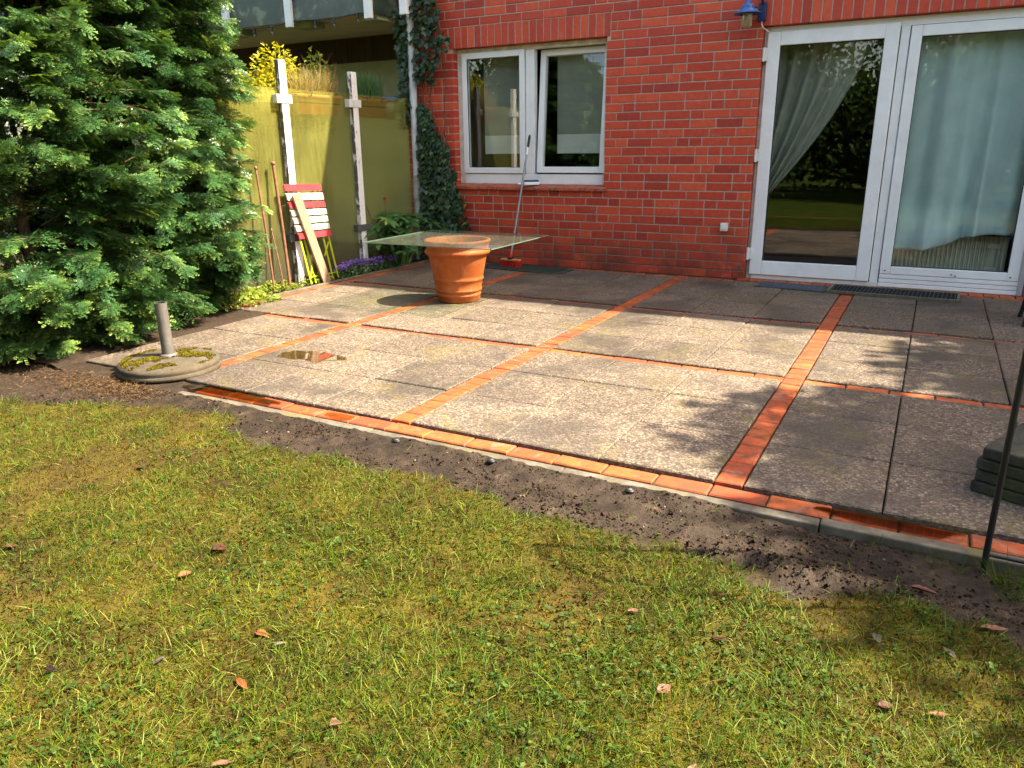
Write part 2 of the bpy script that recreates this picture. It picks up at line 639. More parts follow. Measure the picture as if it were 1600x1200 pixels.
# earth over the front left corner of the paving
mb = MB()
xs = np.linspace(-5.16, -4.58, 16)
ys = np.linspace(-4.95, -3.22, 36)
vs = [(xx, yy, 0.004 - 0.03 * max(0, (i - 12) / 3) ** 2 + 0.014 * noise.noise((xx * 9, yy * 9, 6))) for yy in ys for i, xx in enumerate(xs)]
mb.add(vs, [(j * 16 + i, j * 16 + i + 1, (j + 1) * 16 + i + 1, (j + 1) * 16 + i) for j in range(35) for i in range(15)], 0, True)
bed2 = mb.mesh('earth')
for nm, v in (('soil', 1.0), ('litter', 0.6)):
    at = bed2.attributes.new(nm, 'FLOAT', 'POINT')
    at.data.foreach_set('value', np.full(len(bed2.vertices), v, dtype=np.float32))
tag(link('earth', bed2, SOIL), kind='structure')
# mud washed over the front bricks at the left
mb = MB()
xs = [-5.1 + 0.06 * i for i in range(28)]
vs = []
for i, xx in enumerate(xs):
    for yy in (-4.95, -4.90, -4.86, -4.82, -4.787):
        vs.append((xx, yy, -0.014 - 0.012 * (i > 24) * (i - 24) / 3 + 0.006 * noise.noise((xx * 14, yy * 14, 3))))
mb.add(vs, [(i * 5 + j, i * 5 + 5 + j, i * 5 + 6 + j, i * 5 + 1 + j) for i in range(27) for j in range(4)], 0, True)
mud = mb.mesh('mud')
for nm, v in (('soil', 1.0), ('litter', 0.25)):
    at = mud.attributes.new(nm, 'FLOAT', 'POINT')
    at.data.foreach_set('value', np.full(len(mud.vertices), v, dtype=np.float32))
tag(link('mud', mud, SOIL), kind='structure')
# neighbour's grass beyond the screen
mb = MB()
mb.add([(-30, -4.93, -0.02), (-6.4, -4.93, -0.02), (-6.4, 0.6, -0.02), (-30, 0.6, -0.02)], [(0, 1, 2, 3)])
NLAWN = plain('brightened_lawn', (0.13, 0.16, 0.025), 1.0, 0.3, 5, 0.5, 0.0)  # grass brightened in its colour, to lighten the screen in front
tag(mb.build('neighbour_lawn', NLAWN), kind='structure')
mb = MB()
mb.add([(-16, -2.6, -0.015), (-6.4, -2.6, -0.015), (-6.4, 1.0, -0.015), (-16, 1.0, -0.015)], [(0, 1, 2, 3)])  # added ground sheet, meant to bounce sunlight up to the balcony soffit
tag(mb.build('bounce_sheet', plain('bounce_sheet_colour', (0.10, 0.085, 0.06), 0.9, 0.2, 3)), kind='structure')


def m_water(name='rain_water', tint=(0.72, 0.63, 0.45)):
    m = Mat(name, 0.03, 0.5)
    m.col((0.06, 0.045, 0.025))
    fr = m.n('ShaderNodeFresnel')
    fr.inputs['IOR'].default_value = 1.38
    gl = m.n('ShaderNodeBsdfGlossy')
    gl.inputs['Roughness'].default_value = 0.02
    tr = m.n('ShaderNodeBsdfTransparent')
    tr.inputs[0].default_value = (*tint, 1)
    mx = m.n('ShaderNodeMixShader')
    m.l(m.math('ADD', m.math('MULTIPLY', fr.outputs[0], 1.1), 0.02, True), mx.inputs[0])
    m.l(tr.outputs[0], mx.inputs[1])
    m.l(gl.outputs[0], mx.inputs[2])
    m.l(mx.outputs[0], m.t.nodes['Material Output'].inputs[0])
    return m.m


WAT = m_water()
MUDW = m_water('muddy_water', (0.42, 0.33, 0.22))


def puddle(cx, cy, rx, ry, z, ang=0.0, sd=0.0, clip=None):
    mb = MB()
    vs = [(cx, cy, z)]
    n = 60
    for k in range(n):
        t = 2 * math.pi * k / n
        r = 1 + 0.35 * noise.noise((math.cos(t) * 1.6 + sd, math.sin(t) * 1.6, sd)) + 0.12 * noise.noise((math.cos(t) * 5 + sd, math.sin(t) * 5, sd))
        px, py = rx * r * math.cos(t), ry * r * math.sin(t)
        x, y = cx + px * math.cos(ang) - py * math.sin(ang), cy + px * math.sin(ang) + py * math.cos(ang)
        if clip: y = min(max(y, clip[0]), clip[1])
        vs.append((x, y, z))
    mb.add(vs, [(0, 1 + k, 1 + (k + 1) % n) for k in range(n)])
    return tag(mb.build('puddle', WAT), kind='structure')


puddle(-3.33, -4.08, 0.22, 0.10, 0.0045, 0.1, 0.3)
puddle(-3.26, -4.84, 0.36, 0.07, -0.0085, 0.0, 2.0, (-4.886, -4.782)).data.materials[0] = MUDW
puddle(-2.45, -4.845, 0.10, 0.035, -0.0105, 0.0, 4.0, (-4.886, -4.79))
puddle(0.02, -4.835, 0.22, 0.05, -0.0095, 0.0, 6.0, (-4.885, -4.785)).data.materials[0] = MUDW

# ------------------------------------------------------------------ brick house
def m_brick():
    m = Mat('red_clinker', 0.55, 0.4)
    w = m.world()
    c = m.ramp(m.attr(), [(0.0, (0.3300, 0.0311, 0.0160)), (0.3, (0.4300, 0.0435, 0.0180)), (0.7, (0.5000, 0.0570, 0.0210)), (1.0, (0.5600, 0.0776, 0.0280))])
    c = m.mix(0.5, c, m.ramp(m.noise(22, 5, 0.7, w), [(0.3, 0.6), (0.7, 1.3)]), 'MULTIPLY')
    z = m.sepz(w)
    low = m.ramp(z, [(0.0, 1.0), (0.2, 0.7), (0.65, 0.0)])
    grime = m.math('MULTIPLY', low, m.ramp(m.noise(3.2, 6, 0.7, w), [(0.36, 0.05), (0.62, 1.0)]))
    c = m.mix(m.math('MULTIPLY', grime, 0.85), c, (0.055, 0.030, 0.018))
    bloom = m.ramp(m.noise(5.5, 5, 0.72, w), [(0.60, 0.0), (0.74, 0.35)])
    c = m.mix(bloom, c, (0.42, 0.27, 0.22))
    m.col(c)
    m.rough(m.ramp(m.noise(40, 3, 0.6, w), [(0.3, 0.45), (0.7, 0.68)]))
    m.bump(m.noise(90, 5, 0.7, w), 0.35, 0.004)
    return m.m


def m_mortar():
    m = Mat('mortar', 0.9, 0.15)
    w = m.world()
    c = m.ramp(m.noise(25, 5, 0.7, w), [(0.3, (0.34, 0.27, 0.215)), (0.7, (0.50, 0.41, 0.34))])
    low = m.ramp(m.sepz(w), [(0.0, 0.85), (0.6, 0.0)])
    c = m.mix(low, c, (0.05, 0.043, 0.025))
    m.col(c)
    m.bump(m.noise(200, 3, 0.6, w), 0.5, 0.003)
    return m.m


BRK, MOR = m_brick(), m_mortar()
house = thing('brick_house', 'red brick house with a white window, a glazed patio door and a white downpipe', 'house', (0, 0, 0))
WX0, WX1, WZ1 = -5.46, 7.0, 5.45
WIN = (-4.82, -3.02, 0.86, 2.285)
DOOR = (-1.535, 0.765, 0.0, 2.262)
OPEN = [WIN, DOOR]
CH, JO = 0.0833, 0.0115


def brick(mb, x0, x1, z0, z1, depth=0.03, y0=0.0):
    ch = 0.003
    y0 = y0 + random.uniform(-0.0015, 0.0015)
    t = random.uniform(-0.0012, 0.0012)
    vs = [(x0, y0 + depth, z0), (x1, y0 + depth, z0), (x1, y0 + depth, z1), (x0, y0 + depth, z1),
          (x0, y0 + ch, z0), (x1, y0 + ch, z0), (x1, y0 + ch, z1), (x0, y0 + ch, z1),
          (x0 + ch, y0 + t, z0 + ch), (x1 - ch, y0, z0 + ch), (x1 - ch, y0 - t, z1 - ch), (x0 + ch, y0, z1 - ch)]
    fs = [(8, 9, 10, 11)]
    for i in range(4):
        j = (i + 1) % 4
        fs += [(4 + i, 4 + j, 9 + i if i < 3 else 8, 8 + i), (i, j, 4 + j, 4 + i)]
    mb.add(vs, fs, 0)


wl = MB()
SOLD = [(-4.86, -2.99, 2.285), (-1.545, WX1, 2.262)]      # soldier courses over the openings
for (a, b, z) in SOLD:
    x = a
    while x < b - 0.05:
        brick(wl, x, min(x + 0.0705, b), z + 0.001, 2.4945, 0.11)
        x += 0.0822
nc = int(WZ1 / CH) + 1
for c in range(nc):
    z0, z1 = c * CH + 0.004, c * CH + 0.004 + CH - JO
    blocks = []
    for (a, b, zb, zt) in OPEN:
        if z1 > zb + 0.01 and z0 < zt - 0.01: blocks.append((a, b))
    for (a, b, z) in SOLD:
        if z1 > z and z0 < 2.49: blocks.append((a - JO, b + JO))
    blocks.sort()
    x = WX0
    segs = []
    for (a, b) in blocks:
        if a > x: segs.append((x, a))
        x = max(x, b)
    if x < WX1 - 0.02: segs.append((x, WX1))
    for (a, b) in segs:
        zz0, zz1 = z0, z1
        x = a - (0.0 if c % 2 else random.choice((0.125, 0.06)))
        if random.random() < 0.3: x -= 0.06
        while x < b - 0.02:
            w = 0.2385 if random.random() < 0.68 else 0.1135
            xe = x + w
            if b - xe < 0.055: xe = b
            xs_ = max(x, a)
            if xe - xs_ > 0.012:
                brick(wl, xs_, min(xe, b), zz0, zz1, 0.11 if (xs_ < a + 0.01 or xe > b - 0.01) else 0.03)
            x = xe + JO
# mortar core behind the brick faces, left open at the window and the door
def core(x0, x1, z0, z1): wl.box((x0, 0.007, z0), (x1, 0.30, z1), 1)
core(WX0 + 0.002, WIN[0] - 0.002, -0.15, WZ1)
core(WIN[0] - 0.002, WIN[1] + 0.002, -0.15, WIN[2] - 0.03)
core(WIN[0] - 0.002, WIN[1] + 0.002, WIN[3] + 0.005, WZ1)
core(WIN[1] + 0.002, DOOR[0] - 0.002, -0.15, WZ1)
core(DOOR[0] - 0.002, DOOR[1] + 0.002, DOOR[3] + 0.005, WZ1)
core(DOOR[0] - 0.002, DOOR[1] + 0.002, -0.15, -0.03)
core(DOOR[1] + 0.002, WX1, -0.15, WZ1)
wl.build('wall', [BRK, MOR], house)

WHITE = plain('white_window_plastic', (0.74, 0.74, 0.73), 0.35, 0.05, 6, 0.0, 0.45)
OLDWHITE = plain('old_white_paint', (0.60, 0.57, 0.48), 0.6, 0.22, 11, 0.2)
GREYW = plain('white_hinge_plastic', (0.62, 0.62, 0.58), 0.45, 0.08, 20)
RUBBER = plain('black_rubber', (0.012, 0.012, 0.013), 0.6, 0.2, 30)
GREYJ = plain('grey_sealant', (0.17, 0.16, 0.14), 0.8, 0.2, 30)


def m_glass(name='window_glass', tint=(0.93, 0.955, 0.94), k=1.0, base=0.022, dust=0.0):
    m = Mat(name)
    g = m.n('ShaderNodeNewGeometry')
    dt = m.n('ShaderNodeVectorMath', operation='DOT_PRODUCT')
    m.l(g.outputs['Normal'], dt.inputs[0])
    m.l(g.outputs['Incoming'], dt.inputs[1])
    cs = m.math('ABSOLUTE', dt.outputs['Value'])
    fres = m.math('ADD', m.math('MULTIPLY', m.math('POWER', m.math('SUBTRACT', 1.0, cs), 5.0), 0.96), 0.04)   # Schlick, same from both sides
    gl = m.n('ShaderNodeBsdfGlossy')
    gl.inputs['Roughness'].default_value = 0.012
    tr = m.n('ShaderNodeBsdfTransparent')
    tr.inputs[0].default_value = (*tint, 1)
    b = m.n('ShaderNodeBump')
    b.inputs['Strength'].default_value = 0.06
    b.inputs['Distance'].default_value = 0.01
    m.l(m.noise(1.5, 2, 0.4), b.inputs['Height'])
    m.l(b.outputs[0], gl.inputs['Normal'])
    mx = m.n('ShaderNodeMixShader')
    m.l(m.math('ADD', m.math('MULTIPLY', fres, k), base, True), mx.inputs[0])
    m.l(tr.outputs[0], mx.inputs[1])
    m.l(gl.outputs[0], mx.inputs[2])
    if dust:                                          # thin film of dried rain dirt
        df = m.n('ShaderNodeBsdfDiffuse')
        df.inputs[0].default_value = (0.50, 0.52, 0.42, 1)
        m4 = m.n('ShaderNodeMixShader')
        m.l(m.ramp(m.noise(9, 5, 0.7), [(0.3, dust * 0.5), (0.7, dust * 1.6)]), m4.inputs[0])
        m.l(mx.outputs[0], m4.inputs[1])
        m.l(df.outputs[0], m4.inputs[2])
        mx = m4
    m.l(mx.outputs[0], m.t.nodes['Material Output'].inputs[0])
    return m.m


GLASS = m_glass()


def pane(name, x0, x1, z0, z1, y, parent, tilt=None):
    mb = MB()
    mb.box((x0, y, z0), (x1, y + 0.006, z1))
    o = mb.build(name, GLASS, parent)
    return o


def frame_boxes(mb, x0, x1, z0, z1, w, y0, y1, mat=0, wb=None, wt=None):
    wb = wb or w
    wt = wt or w
    mb.box((x0, y0, z0), (x0 + w, y1, z1), mat)
    mb.box((x1 - w, y0, z0), (x1, y1, z1), mat)
    mb.box((x0 + w, y0, z0), (x1 - w, y1, z0 + wb), mat)
    mb.box((x0 + w, y0, z1 - wt), (x1 - w, y1, z1), mat)


# window: fixed frame with mullion, left sash shut, right sash tilted inwards
mb = MB()
x0, x1, z0, z1 = WIN
z0 += 0.012
mb.box((x0, 0.10, z0), (x0 + 0.07, 0.17, z1), 1)
mb.box((x1 - 0.05, 0.10, z0), (x1, 0.17, z1), 1)
mb.box((x0 + 0.07, 0.10, z0), (x1 - 0.05, 0.17, z0 + 0.105), 0)
mb.box((x0 + 0.07, 0.10, z1 - 0.05), (x1 - 0.05, 0.17, z1), 1)
mb.box((-3.972, 0.10, z0 + 0.105), (-3.868, 0.17, z1 - 0.05), 0)
win = bevel(mb.build('window', [WHITE, OLDWHITE], house), 0.004)
mb = MB()
frame_boxes(mb, x0 + 0.062, -3.980, z0 + 0.112, z1 - 0.042, 0.062, 0.084, 0.15)
bevel(mb.build('sash', WHITE, win), 0.005)
mb = MB()
frame_boxes(mb, x0 + 0.118, -4.036, z0 + 0.168, z1 - 0.098, 0.008, 0.098, 0.112)
mb.build('gasket', RUBBER, win)
pane('pane', x0 + 0.12, -4.038, z0 + 0.17, z1 - 0.10, 0.118, win)
# tilted sash: its own mesh, rotated inwards about its lower edge
th = R(5.0)
Zb = z0 + 0.118


def tiltM():
    return Matrix.Translation((0, 0.112, Zb)) @ Matrix.Rotation(-th, 4, 'X') @ Matrix.Translation((0, -0.112, -Zb))


mb = MB()
frame_boxes(mb, -3.838, x1 - 0.03, Zb, z1 - 0.05, 0.064, 0.086, 0.152)
mb.v = [tuple(tiltM() @ Vector(p)) for p in mb.v]
bevel(mb.build('sash', WHITE, win), 0.005)
mb = MB()
mb.box((-3.776, 0.118, Zb + 0.062), (x1 - 0.092, 0.124, z1 - 0.112))
mb.v = [tuple(tiltM() @ Vector(p)) for p in mb.v]
mb.build('pane', GLASS, win)
mb = MB()                                             # brick sill sloping outwards
xx = WIN[0] - 0.03
while xx < WIN[1] + 0.02:
    xe = min(xx + 0.112, WIN[1] + 0.03)
    vs = [(xx, -0.045, 0.815), (xe, -0.045, 0.815), (xe, 0.105, 0.835), (xx, 0.105, 0.835), (xx, -0.045, 0.846), (xe, -0.045, 0.846), (xe, 0.105, 0.872), (xx, 0.105, 0.872)]
    mb.add(vs, [(0, 3, 2, 1), (4, 5, 6, 7), (0, 1, 5, 4), (1, 2, 6, 5), (2, 3, 7, 6), (3, 0, 4, 7)], 0, False, random.uniform(0.75, 1))
    xx = xe + 0.005
SILLM = m_paver()
SILLM.name = 'sill_tile'
for e_, c_ in zip([n for n in SILLM.node_tree.nodes if n.type == 'VALTORGB' and len(n.color_ramp.elements) == 3][0].color_ramp.elements, ((0.34, 0.06, 0.035), (0.40, 0.08, 0.045), (0.46, 0.11, 0.06))): e_.color = (*c_, 1)
bevel(mb.build('window_sill', SILLM, house), 0.003)

# patio door: outer frame and mullion, hinged leaf on the left, fixed glazing on the right
x0, x1, zb, zt = DOOR
mb = MB()
mb.box((x0 + 0.002, 0.085, 0.0), (x0 + 0.052, 0.17, zt - 0.002), 1)
mb.box((x1 - 0.05, 0.085, 0.0), (x1 - 0.002, 0.17, zt - 0.002), 0)
mb.box((x0 + 0.052, 0.085, zt - 0.075), (x1 - 0.05, 0.17, zt - 0.002), 0)
mb.box((-0.425, 0.080, 0.045), (-0.355, 0.17, zt - 0.075), 0)
mb.box((x0 + 0.052, 0.075, 0.004), (x1 - 0.05, 0.17, 0.045), 2)
door = bevel(mb.build('patio_door', [WHITE, OLDWHITE, GREYW], house), 0.004)
mb = MB()
LX0, LX1, LZ0, LZ1 = -1.500, -0.432, 0.05, 2.215
frame_boxes(mb, LX0, LX1, LZ0, LZ1, 0.112, 0.055, 0.14, 0, 0.135, 0.115)
bevel(mb.build('door_leaf', WHITE, door), 0.006)
mb = MB()
frame_boxes(mb, LX0 + 0.108, LX1 - 0.108, LZ0 + 0.131, LZ1 - 0.111, 0.009, 0.075, 0.10)
mb.build('gasket', RUBBER, door)
pane('pane', LX0 + 0.11, LX1 - 0.11, LZ0 + 0.133, LZ1 - 0.113, 0.10, door)
mb = MB()
frame_boxes(mb, -0.347, x1 - 0.048, 0.128, zt - 0.08, 0.085, 0.062, 0.14, 0, 0.07, 0.085)
bevel(mb.build('fixed_frame', WHITE, door), 0.006)
mb = MB()
frame_boxes(mb, -0.265, x1 - 0.130, 0.195, zt - 0.162, 0.008, 0.078, 0.10)
mb.build('gasket', RUBBER, door)
pane('pane', -0.263, x1 - 0.132, 0.197, zt - 0.164, 0.10, door)
mb = MB()                                             # grooved panel below the fixed glazing
for k in range(3):
    mb.box((-0.347, 0.064 + 0.002 * (k % 2), 0.012 + 0.039 * k), (x1 - 0.048, 0.13, 0.012 + 0.039 * k + 0.035))
bevel(mb.build('threshold_panel', WHITE, door), 0.003)
for z in (2.03, 1.16, 0.25):
    mb = MB()
    mb.box((LX0 - 0.055, 0.028, z - 0.055), (LX0 + 0.012, 0.054, z + 0.055))
    mb.tube([(LX0 - 0.02, 0.026, z - 0.058), (LX0 - 0.02, 0.026, z + 0.058)], 0.013, 10)
    bevel(mb.build('hinge', GREYW, door), 0.004)
for (sx, sz) in ((-0.305, 0.16), (0.22, 0.155), (0.655, 0.16), (0.25, 0.145)):
    mb = MB()
    mb.tube([(sx, 0.061, sz), (sx, 0.056, sz)], 0.006, 8)
    mb.build('screw', RUBBER, door)
mb = MB()                                             # row of clinker bricks under the threshold
xx = x0 - 0.05
while xx < x1:
    xe = min(xx + 0.108, x1 + 0.02)
    mb.box((xx, -0.075 + random.uniform(-0.004, 0.004), -0.02), (xe, 0.075, 0.009 + random.uniform(-0.002, 0.002)), 0, random.random())
    xx = xe + 0.007
bevel(mb.build('door_step', PAV, house), 0.004)
# eave and roof above the picture
mb = MB()
mb.box((WX0 - 0.2, -0.12, WZ1), (WX1 + 0.2, 0.31, WZ1 + 0.16))
vs = [(WX0 - 0.2, -0.12, WZ1 + 0.162), (WX1 + 0.2, -0.12, WZ1 + 0.162), (WX1 + 0.2, 9.2, WZ1 + 0.17), (WX0 - 0.2, 9.2, WZ1 + 0.17), (WX0 - 0.2, 4.5, WZ1 + 1.9), (WX1 + 0.2, 4.5, WZ1 + 1.9)]
mb.add(vs, [(0, 1, 5, 4), (2, 3, 4, 5), (1, 2, 5), (3, 0, 4), (0, 3, 2, 1)])
mb.build('roof', plain('roof_tile', (0.16, 0.05, 0.035), 0.7, 0.2, 5), house)

# rooms behind the glass
ROOM = plain('room_plaster', (0.20, 0.18, 0.15), 0.9, 0.1, 3)
FLOORM = plain('room_floor', (0.10, 0.06, 0.035), 0.5, 0.2, 5)
mb = MB()
def wallpan(lo, hi, m=0): mb.box(lo, hi, m)
wallpan((WX0 + 0.05, 4.5, 0.0), (WX1 - 0.1, 4.6, 2.6))
wallpan((WX0 + 0.05, 0.31, 0.0), (WX0 + 0.15, 4.5, 2.6))
wallpan((WX1 - 0.2, 0.31, 0.0), (WX1 - 0.1, 4.5, 2.6))
wallpan((-2.4, 0.31, 0.0), (-2.3, 4.49, 2.6))
wallpan((WX0 + 0.05, 0.31, 2.605), (WX1 - 0.1, 4.6, 2.7))
wallpan((WX0 + 0.05, 0.31, -0.1), (WX1 - 0.1, 4.6, -0.005), 1)
mb.build('room', [ROOM, FLOORM], house)

# downpipe with bends, socket and a round cap near its foot
PIPE = plain('white_zinc_pipe', (0.60, 0.61, 0.60), 0.5, 0.14, 7, 0.15)
PIPEOLD = plain('weathered_pipe', (0.40, 0.39, 0.33), 0.65, 0.25, 9, 0.2)
mb = MB()
mb.tube([(-5.30, -0.085, 0.88), (-5.30, -0.085, 5.4)], 0.042, 20)
dp = mb.build('downpipe', PIPE, house)
mb = MB()
mb.tube([(-5.30, -0.085, -0.02), (-5.30, -0.085, 0.88)], 0.048, 20)
mb.tube([(-5.30, -0.085, 0.70), (-5.30, -0.085, 0.93)], 0.056, 20)
mb.build('pipe_socket', PIPEOLD, dp)
for z in (0.94, 2.6, 4.3):
    mb = MB()
    mb.tube([(-5.30, -0.085, z), (-5.30, -0.085, z + 0.025)], 0.05, 20)
    mb.bar((-5.30, -0.045, z + 0.012), (-5.30, 0.0, z + 0.012), 0.015, 0.02)
    mb.build('pipe_clip', PIPEOLD, dp)
mb = MB()
M = Matrix.Translation((-5.315, -0.15, 0.42)) @ Matrix.Rotation(R(75), 4, 'X') @ Matrix.Rotation(R(-20), 4, 'Y')
q = MB()
q.lathe([(0.0, 0.012), (0.045, 0.012), (0.052, 0.004), (0.052, -0.02), (0.03, -0.06)], 24)
q.v = [tuple(M @ Vector(p)) for p in q.v]
q.build('cleanout_cap', plain('cap_plastic', (0.45, 0.42, 0.33), 0.6, 0.15, 30), dp)

# ------------------------------------------------------------------ things on and behind the wall
lamp = thing('wall_lamp', 'blue enamelled wall lamp with a cloudy glass left of the patio door', 'lamp', (-1.60, 0.0, 2.30))
BLUE = plain('blue_enamel', (0.035, 0.12, 0.36), 0.3, 0.12, 20, 0, 0.5)
mb = MB()
mb.lathe([(0.0, 0.20), (0.016, 0.20), (0.02, 0.135), (0.05, 0.125), (0.055, 0.105), (0.05, 0.095), (0.118, 0.056), (0.121, 0.05), (0.114, 0.052), (0.045, 0.085)], 32, c=(-0.05, -0.15, 0.0))
mb.build('lamp_shade', BLUE, lamp)
mb = MB()
mb.box((0.015, -0.035, 0.0), (0.085, 0.0, 0.15))
mb.tube([(0.05, -0.03, 0.13), (0.05, -0.06, 0.20), (0.0, -0.12, 0.21), (-0.05, -0.15, 0.19)], 0.013, 10)
bevel(mb.build('bracket', plain('dark_blue_metal', (0.012, 0.022, 0.08), 0.4, 0.2, 20), lamp), 0.004)
mb = MB()
mb.lathe([(0.044, 0.055), (0.046, 0.02), (0.044, -0.045), (0.030, -0.062), (0.0, -0.066)], 24, c=(-0.05, -0.15, 0.0))
gm = Mat('cloudy_lamp_glass', 0.25, 0.5)
gm.col(gm.ramp(gm.noise(20, 3), [(0.3, (0.22, 0.17, 0.07)), (0.7, (0.38, 0.30, 0.17))]))
gm.b.inputs['Transmission Weight'].default_value = 0.25
mb.build('lamp_glass', gm.m, lamp)
mb = MB()
mb.tube([(0.05, -0.012, 0.0), (0.055, -0.03, -0.03), (0.075, -0.03, -0.06), (0.105, 0.02, -0.08), (0.12, 0.08, -0.085)], 0.005, 8)
mb.build('cable', GREYW, lamp)

t = thing('outlet_box', 'small pale grey outlet box on the brick wall beside the door', 'outlet', (-1.75, 0, 0.50))
mb = MB()
mb.box((-0.034, -0.052, -0.038), (0.034, 0.0, 0.038))
bevel(mb.build('housing', GREYW, t), 0.005)
mb = MB()
mb.box((-0.027, -0.058, -0.020), (0.027, -0.0525, 0.031))
bevel(mb.build('cover', plain('outlet_cover', (0.68, 0.68, 0.65), 0.4, 0.05), t), 0.003)


def cloth(name, label, cat, fn, nu, nv, mat):
    V = [fn(u / nu, v / nv) for v in range(nv + 1) for u in range(nu + 1)]
    idx = np.arange((nu + 1) * (nv + 1)).reshape(nv + 1, nu + 1)
    Fc = np.stack([idx[:-1, :-1], idx[:-1, 1:], idx[1:, 1:], idx[1:, :-1]], axis=-1).reshape(-1, 4)
    o = link(name, np_mesh(name, np.array(V), Fc, smooth=True), mat)
    o.modifiers.new('thick', 'SOLIDIFY').thickness = 0.002
    return tag(o, label, cat)


def m_cloth(name, c, tr, alpha=0.0):
    m = Mat(name, 0.85, 0.1)
    n = m.noise(7, 4, 0.6)
    m.col(m.ramp(n, [(0.3, tuple(x * 0.86 for x in c)), (0.7, c)]))
    m.translucent(tr, c)
    if alpha:
        out = m.t.nodes['Material Output']
        src = out.inputs[0].links[0].from_socket
        tp = m.n('ShaderNodeBsdfTransparent')
        mx = m.n('ShaderNodeMixShader')
        mx.inputs[0].default_value = alpha
        m.l(src, mx.inputs[1])
        m.l(tp.outputs[0], mx.inputs[2])
        m.l(mx.outputs[0], out.inputs[0])
    return m.m


def cur1(u, v):
    # net curtain gathered to the left: right edge sweeps in a curve to the tie at lower left
    z = 2.22 - 1.50 * v
    s = v ** 1.05
    xl = -1.66
    xr = -0.62 - 0.86 * s + 0.10 * math.sin(math.pi * v)
    x = xl + (xr - xl) * u
    amp = 0.030 * (1 - 0.3 * v) + 0.01
    y = 0.33 + amp * math.sin(2 * math.pi * (u * 6.5 + 0.3)) + 0.02 * math.sin(2 * math.pi * u * 2.2 + 1)
    if u > 0.86: y -= 0.05 * math.sin((u - 0.86) / 0.14 * math.pi)
    z -= 0.16 * (1 - u) * v
    return (x, y, z)


cloth('curtain', 'pale net curtain swept aside to the left behind the dark door glass', 'curtain', cur1, 120, 50, m_cloth('net_cloth', (0.50, 0.51, 0.45), 0.3, 0.15))


def cur2(u, v):
    x = -0.42 + 1.20 * u
    hem = float(np.interp(u, [0, 0.12, 0.25, 0.34, 0.44, 0.54, 0.64, 0.8, 1.0], [0.375, 0.345, 0.335, 0.345, 0.385, 0.44, 0.48, 0.495, 0.485]))
    zt = 2.25
    z = zt + (hem - zt) * v
    f = 0.035 * math.sin(u * 17 + 0.8) + 0.022 * math.sin(u * 37 + 1.5 + 0.8 * v)
    f += 0.10 * math.exp(-((u - 0.63) / 0.035) ** 2) * (0.4 + 0.6 * v)
    wob = v ** 4 * 0.05 * (noise.noise((u * 5, v * 5, 2.0)) + 0.6 * noise.noise((u * 12, v * 11, 5.0)))
    bulge = 0.10 * math.exp(-((v - 0.96) / 0.09) ** 2) * math.exp(-((u - 0.32) / 0.35) ** 2)
    return (x, 0.27 - f * (0.6 + 0.5 * v) - wob - bulge, z)


cloth('curtain', 'light blue full curtain hanging over a radiator behind the right door pane', 'curtain', cur2, 140, 90, m_cloth('blue_cloth', (0.72, 0.86, 0.85), 0.3))

rad = thing('radiator', 'cream ribbed radiator under the blue curtain', 'radiator', (0.14, 0.43, 0.10))
CREAM = plain('cream_enamel', (0.62, 0.60, 0.46), 0.4, 0.08, 5)
mb = MB()
xx = -0.52
while xx < 0.46:
    mb.box((xx, -0.03, 0.02), (xx + 0.022, 0.03, 0.36))
    mb.box((xx + 0.0222, -0.018, 0.022), (xx + 0.0358, 0.018, 0.358))
    xx += 0.036
bevel(mb.build('panel', CREAM, rad), 0.006)
mb = MB()
mb.box((0.33, -0.05, 0.06), (0.43, -0.031, 0.10))
mb.box((0.33, -0.05, 0.26), (0.43, -0.031, 0.30))
mb.box((0.36, -0.045, 0.10), (0.40, -0.031, 0.26))
bevel(mb.build('bracket', CREAM, rad), 0.003)
for px_ in (-0.45, 0.42):
    mb = MB()
    mb.tube([(px_, 0, 0.03), (px_, 0, -0.1)], 0.01, 8)
    mb.build('pipe', CREAM, rad)

BL1 = m_cloth('blind_net', (0.36, 0.37, 0.31), 0.3)
BL2 = m_cloth('blind_hem_cloth', (0.86, 0.86, 0.80), 0.4)
for (bx0, bx1, lab) in ((-4.60, -3.99, 'white roman blind behind the closed left sash'), (-3.69, -3.04, 'white roman blind behind the tilted right sash')):
    b = thing('window_blind', lab, 'blind', ((bx0 + bx1) / 2, 0.30, 2.25), 0, 'blinds in the small window')
    w2 = (bx1 - bx0) / 2
    mb = MB()
    mb.box((-w2, -0.002, -0.86), (w2, 0.002, 0.0))
    mb.build('cloth', BL1, b)
    mb = MB()
    mb.box((-w2, -0.004, -1.06), (w2, 0.003, -0.862))
    bevel(mb.build('hem', BL2, b), 0.002)
    mb = MB()
    mb.tube([(-w2 - 0.01, 0, 0.012), (w2 + 0.01, 0, 0.012)], 0.012, 8)
    mb.build('rail', WHITE, b)

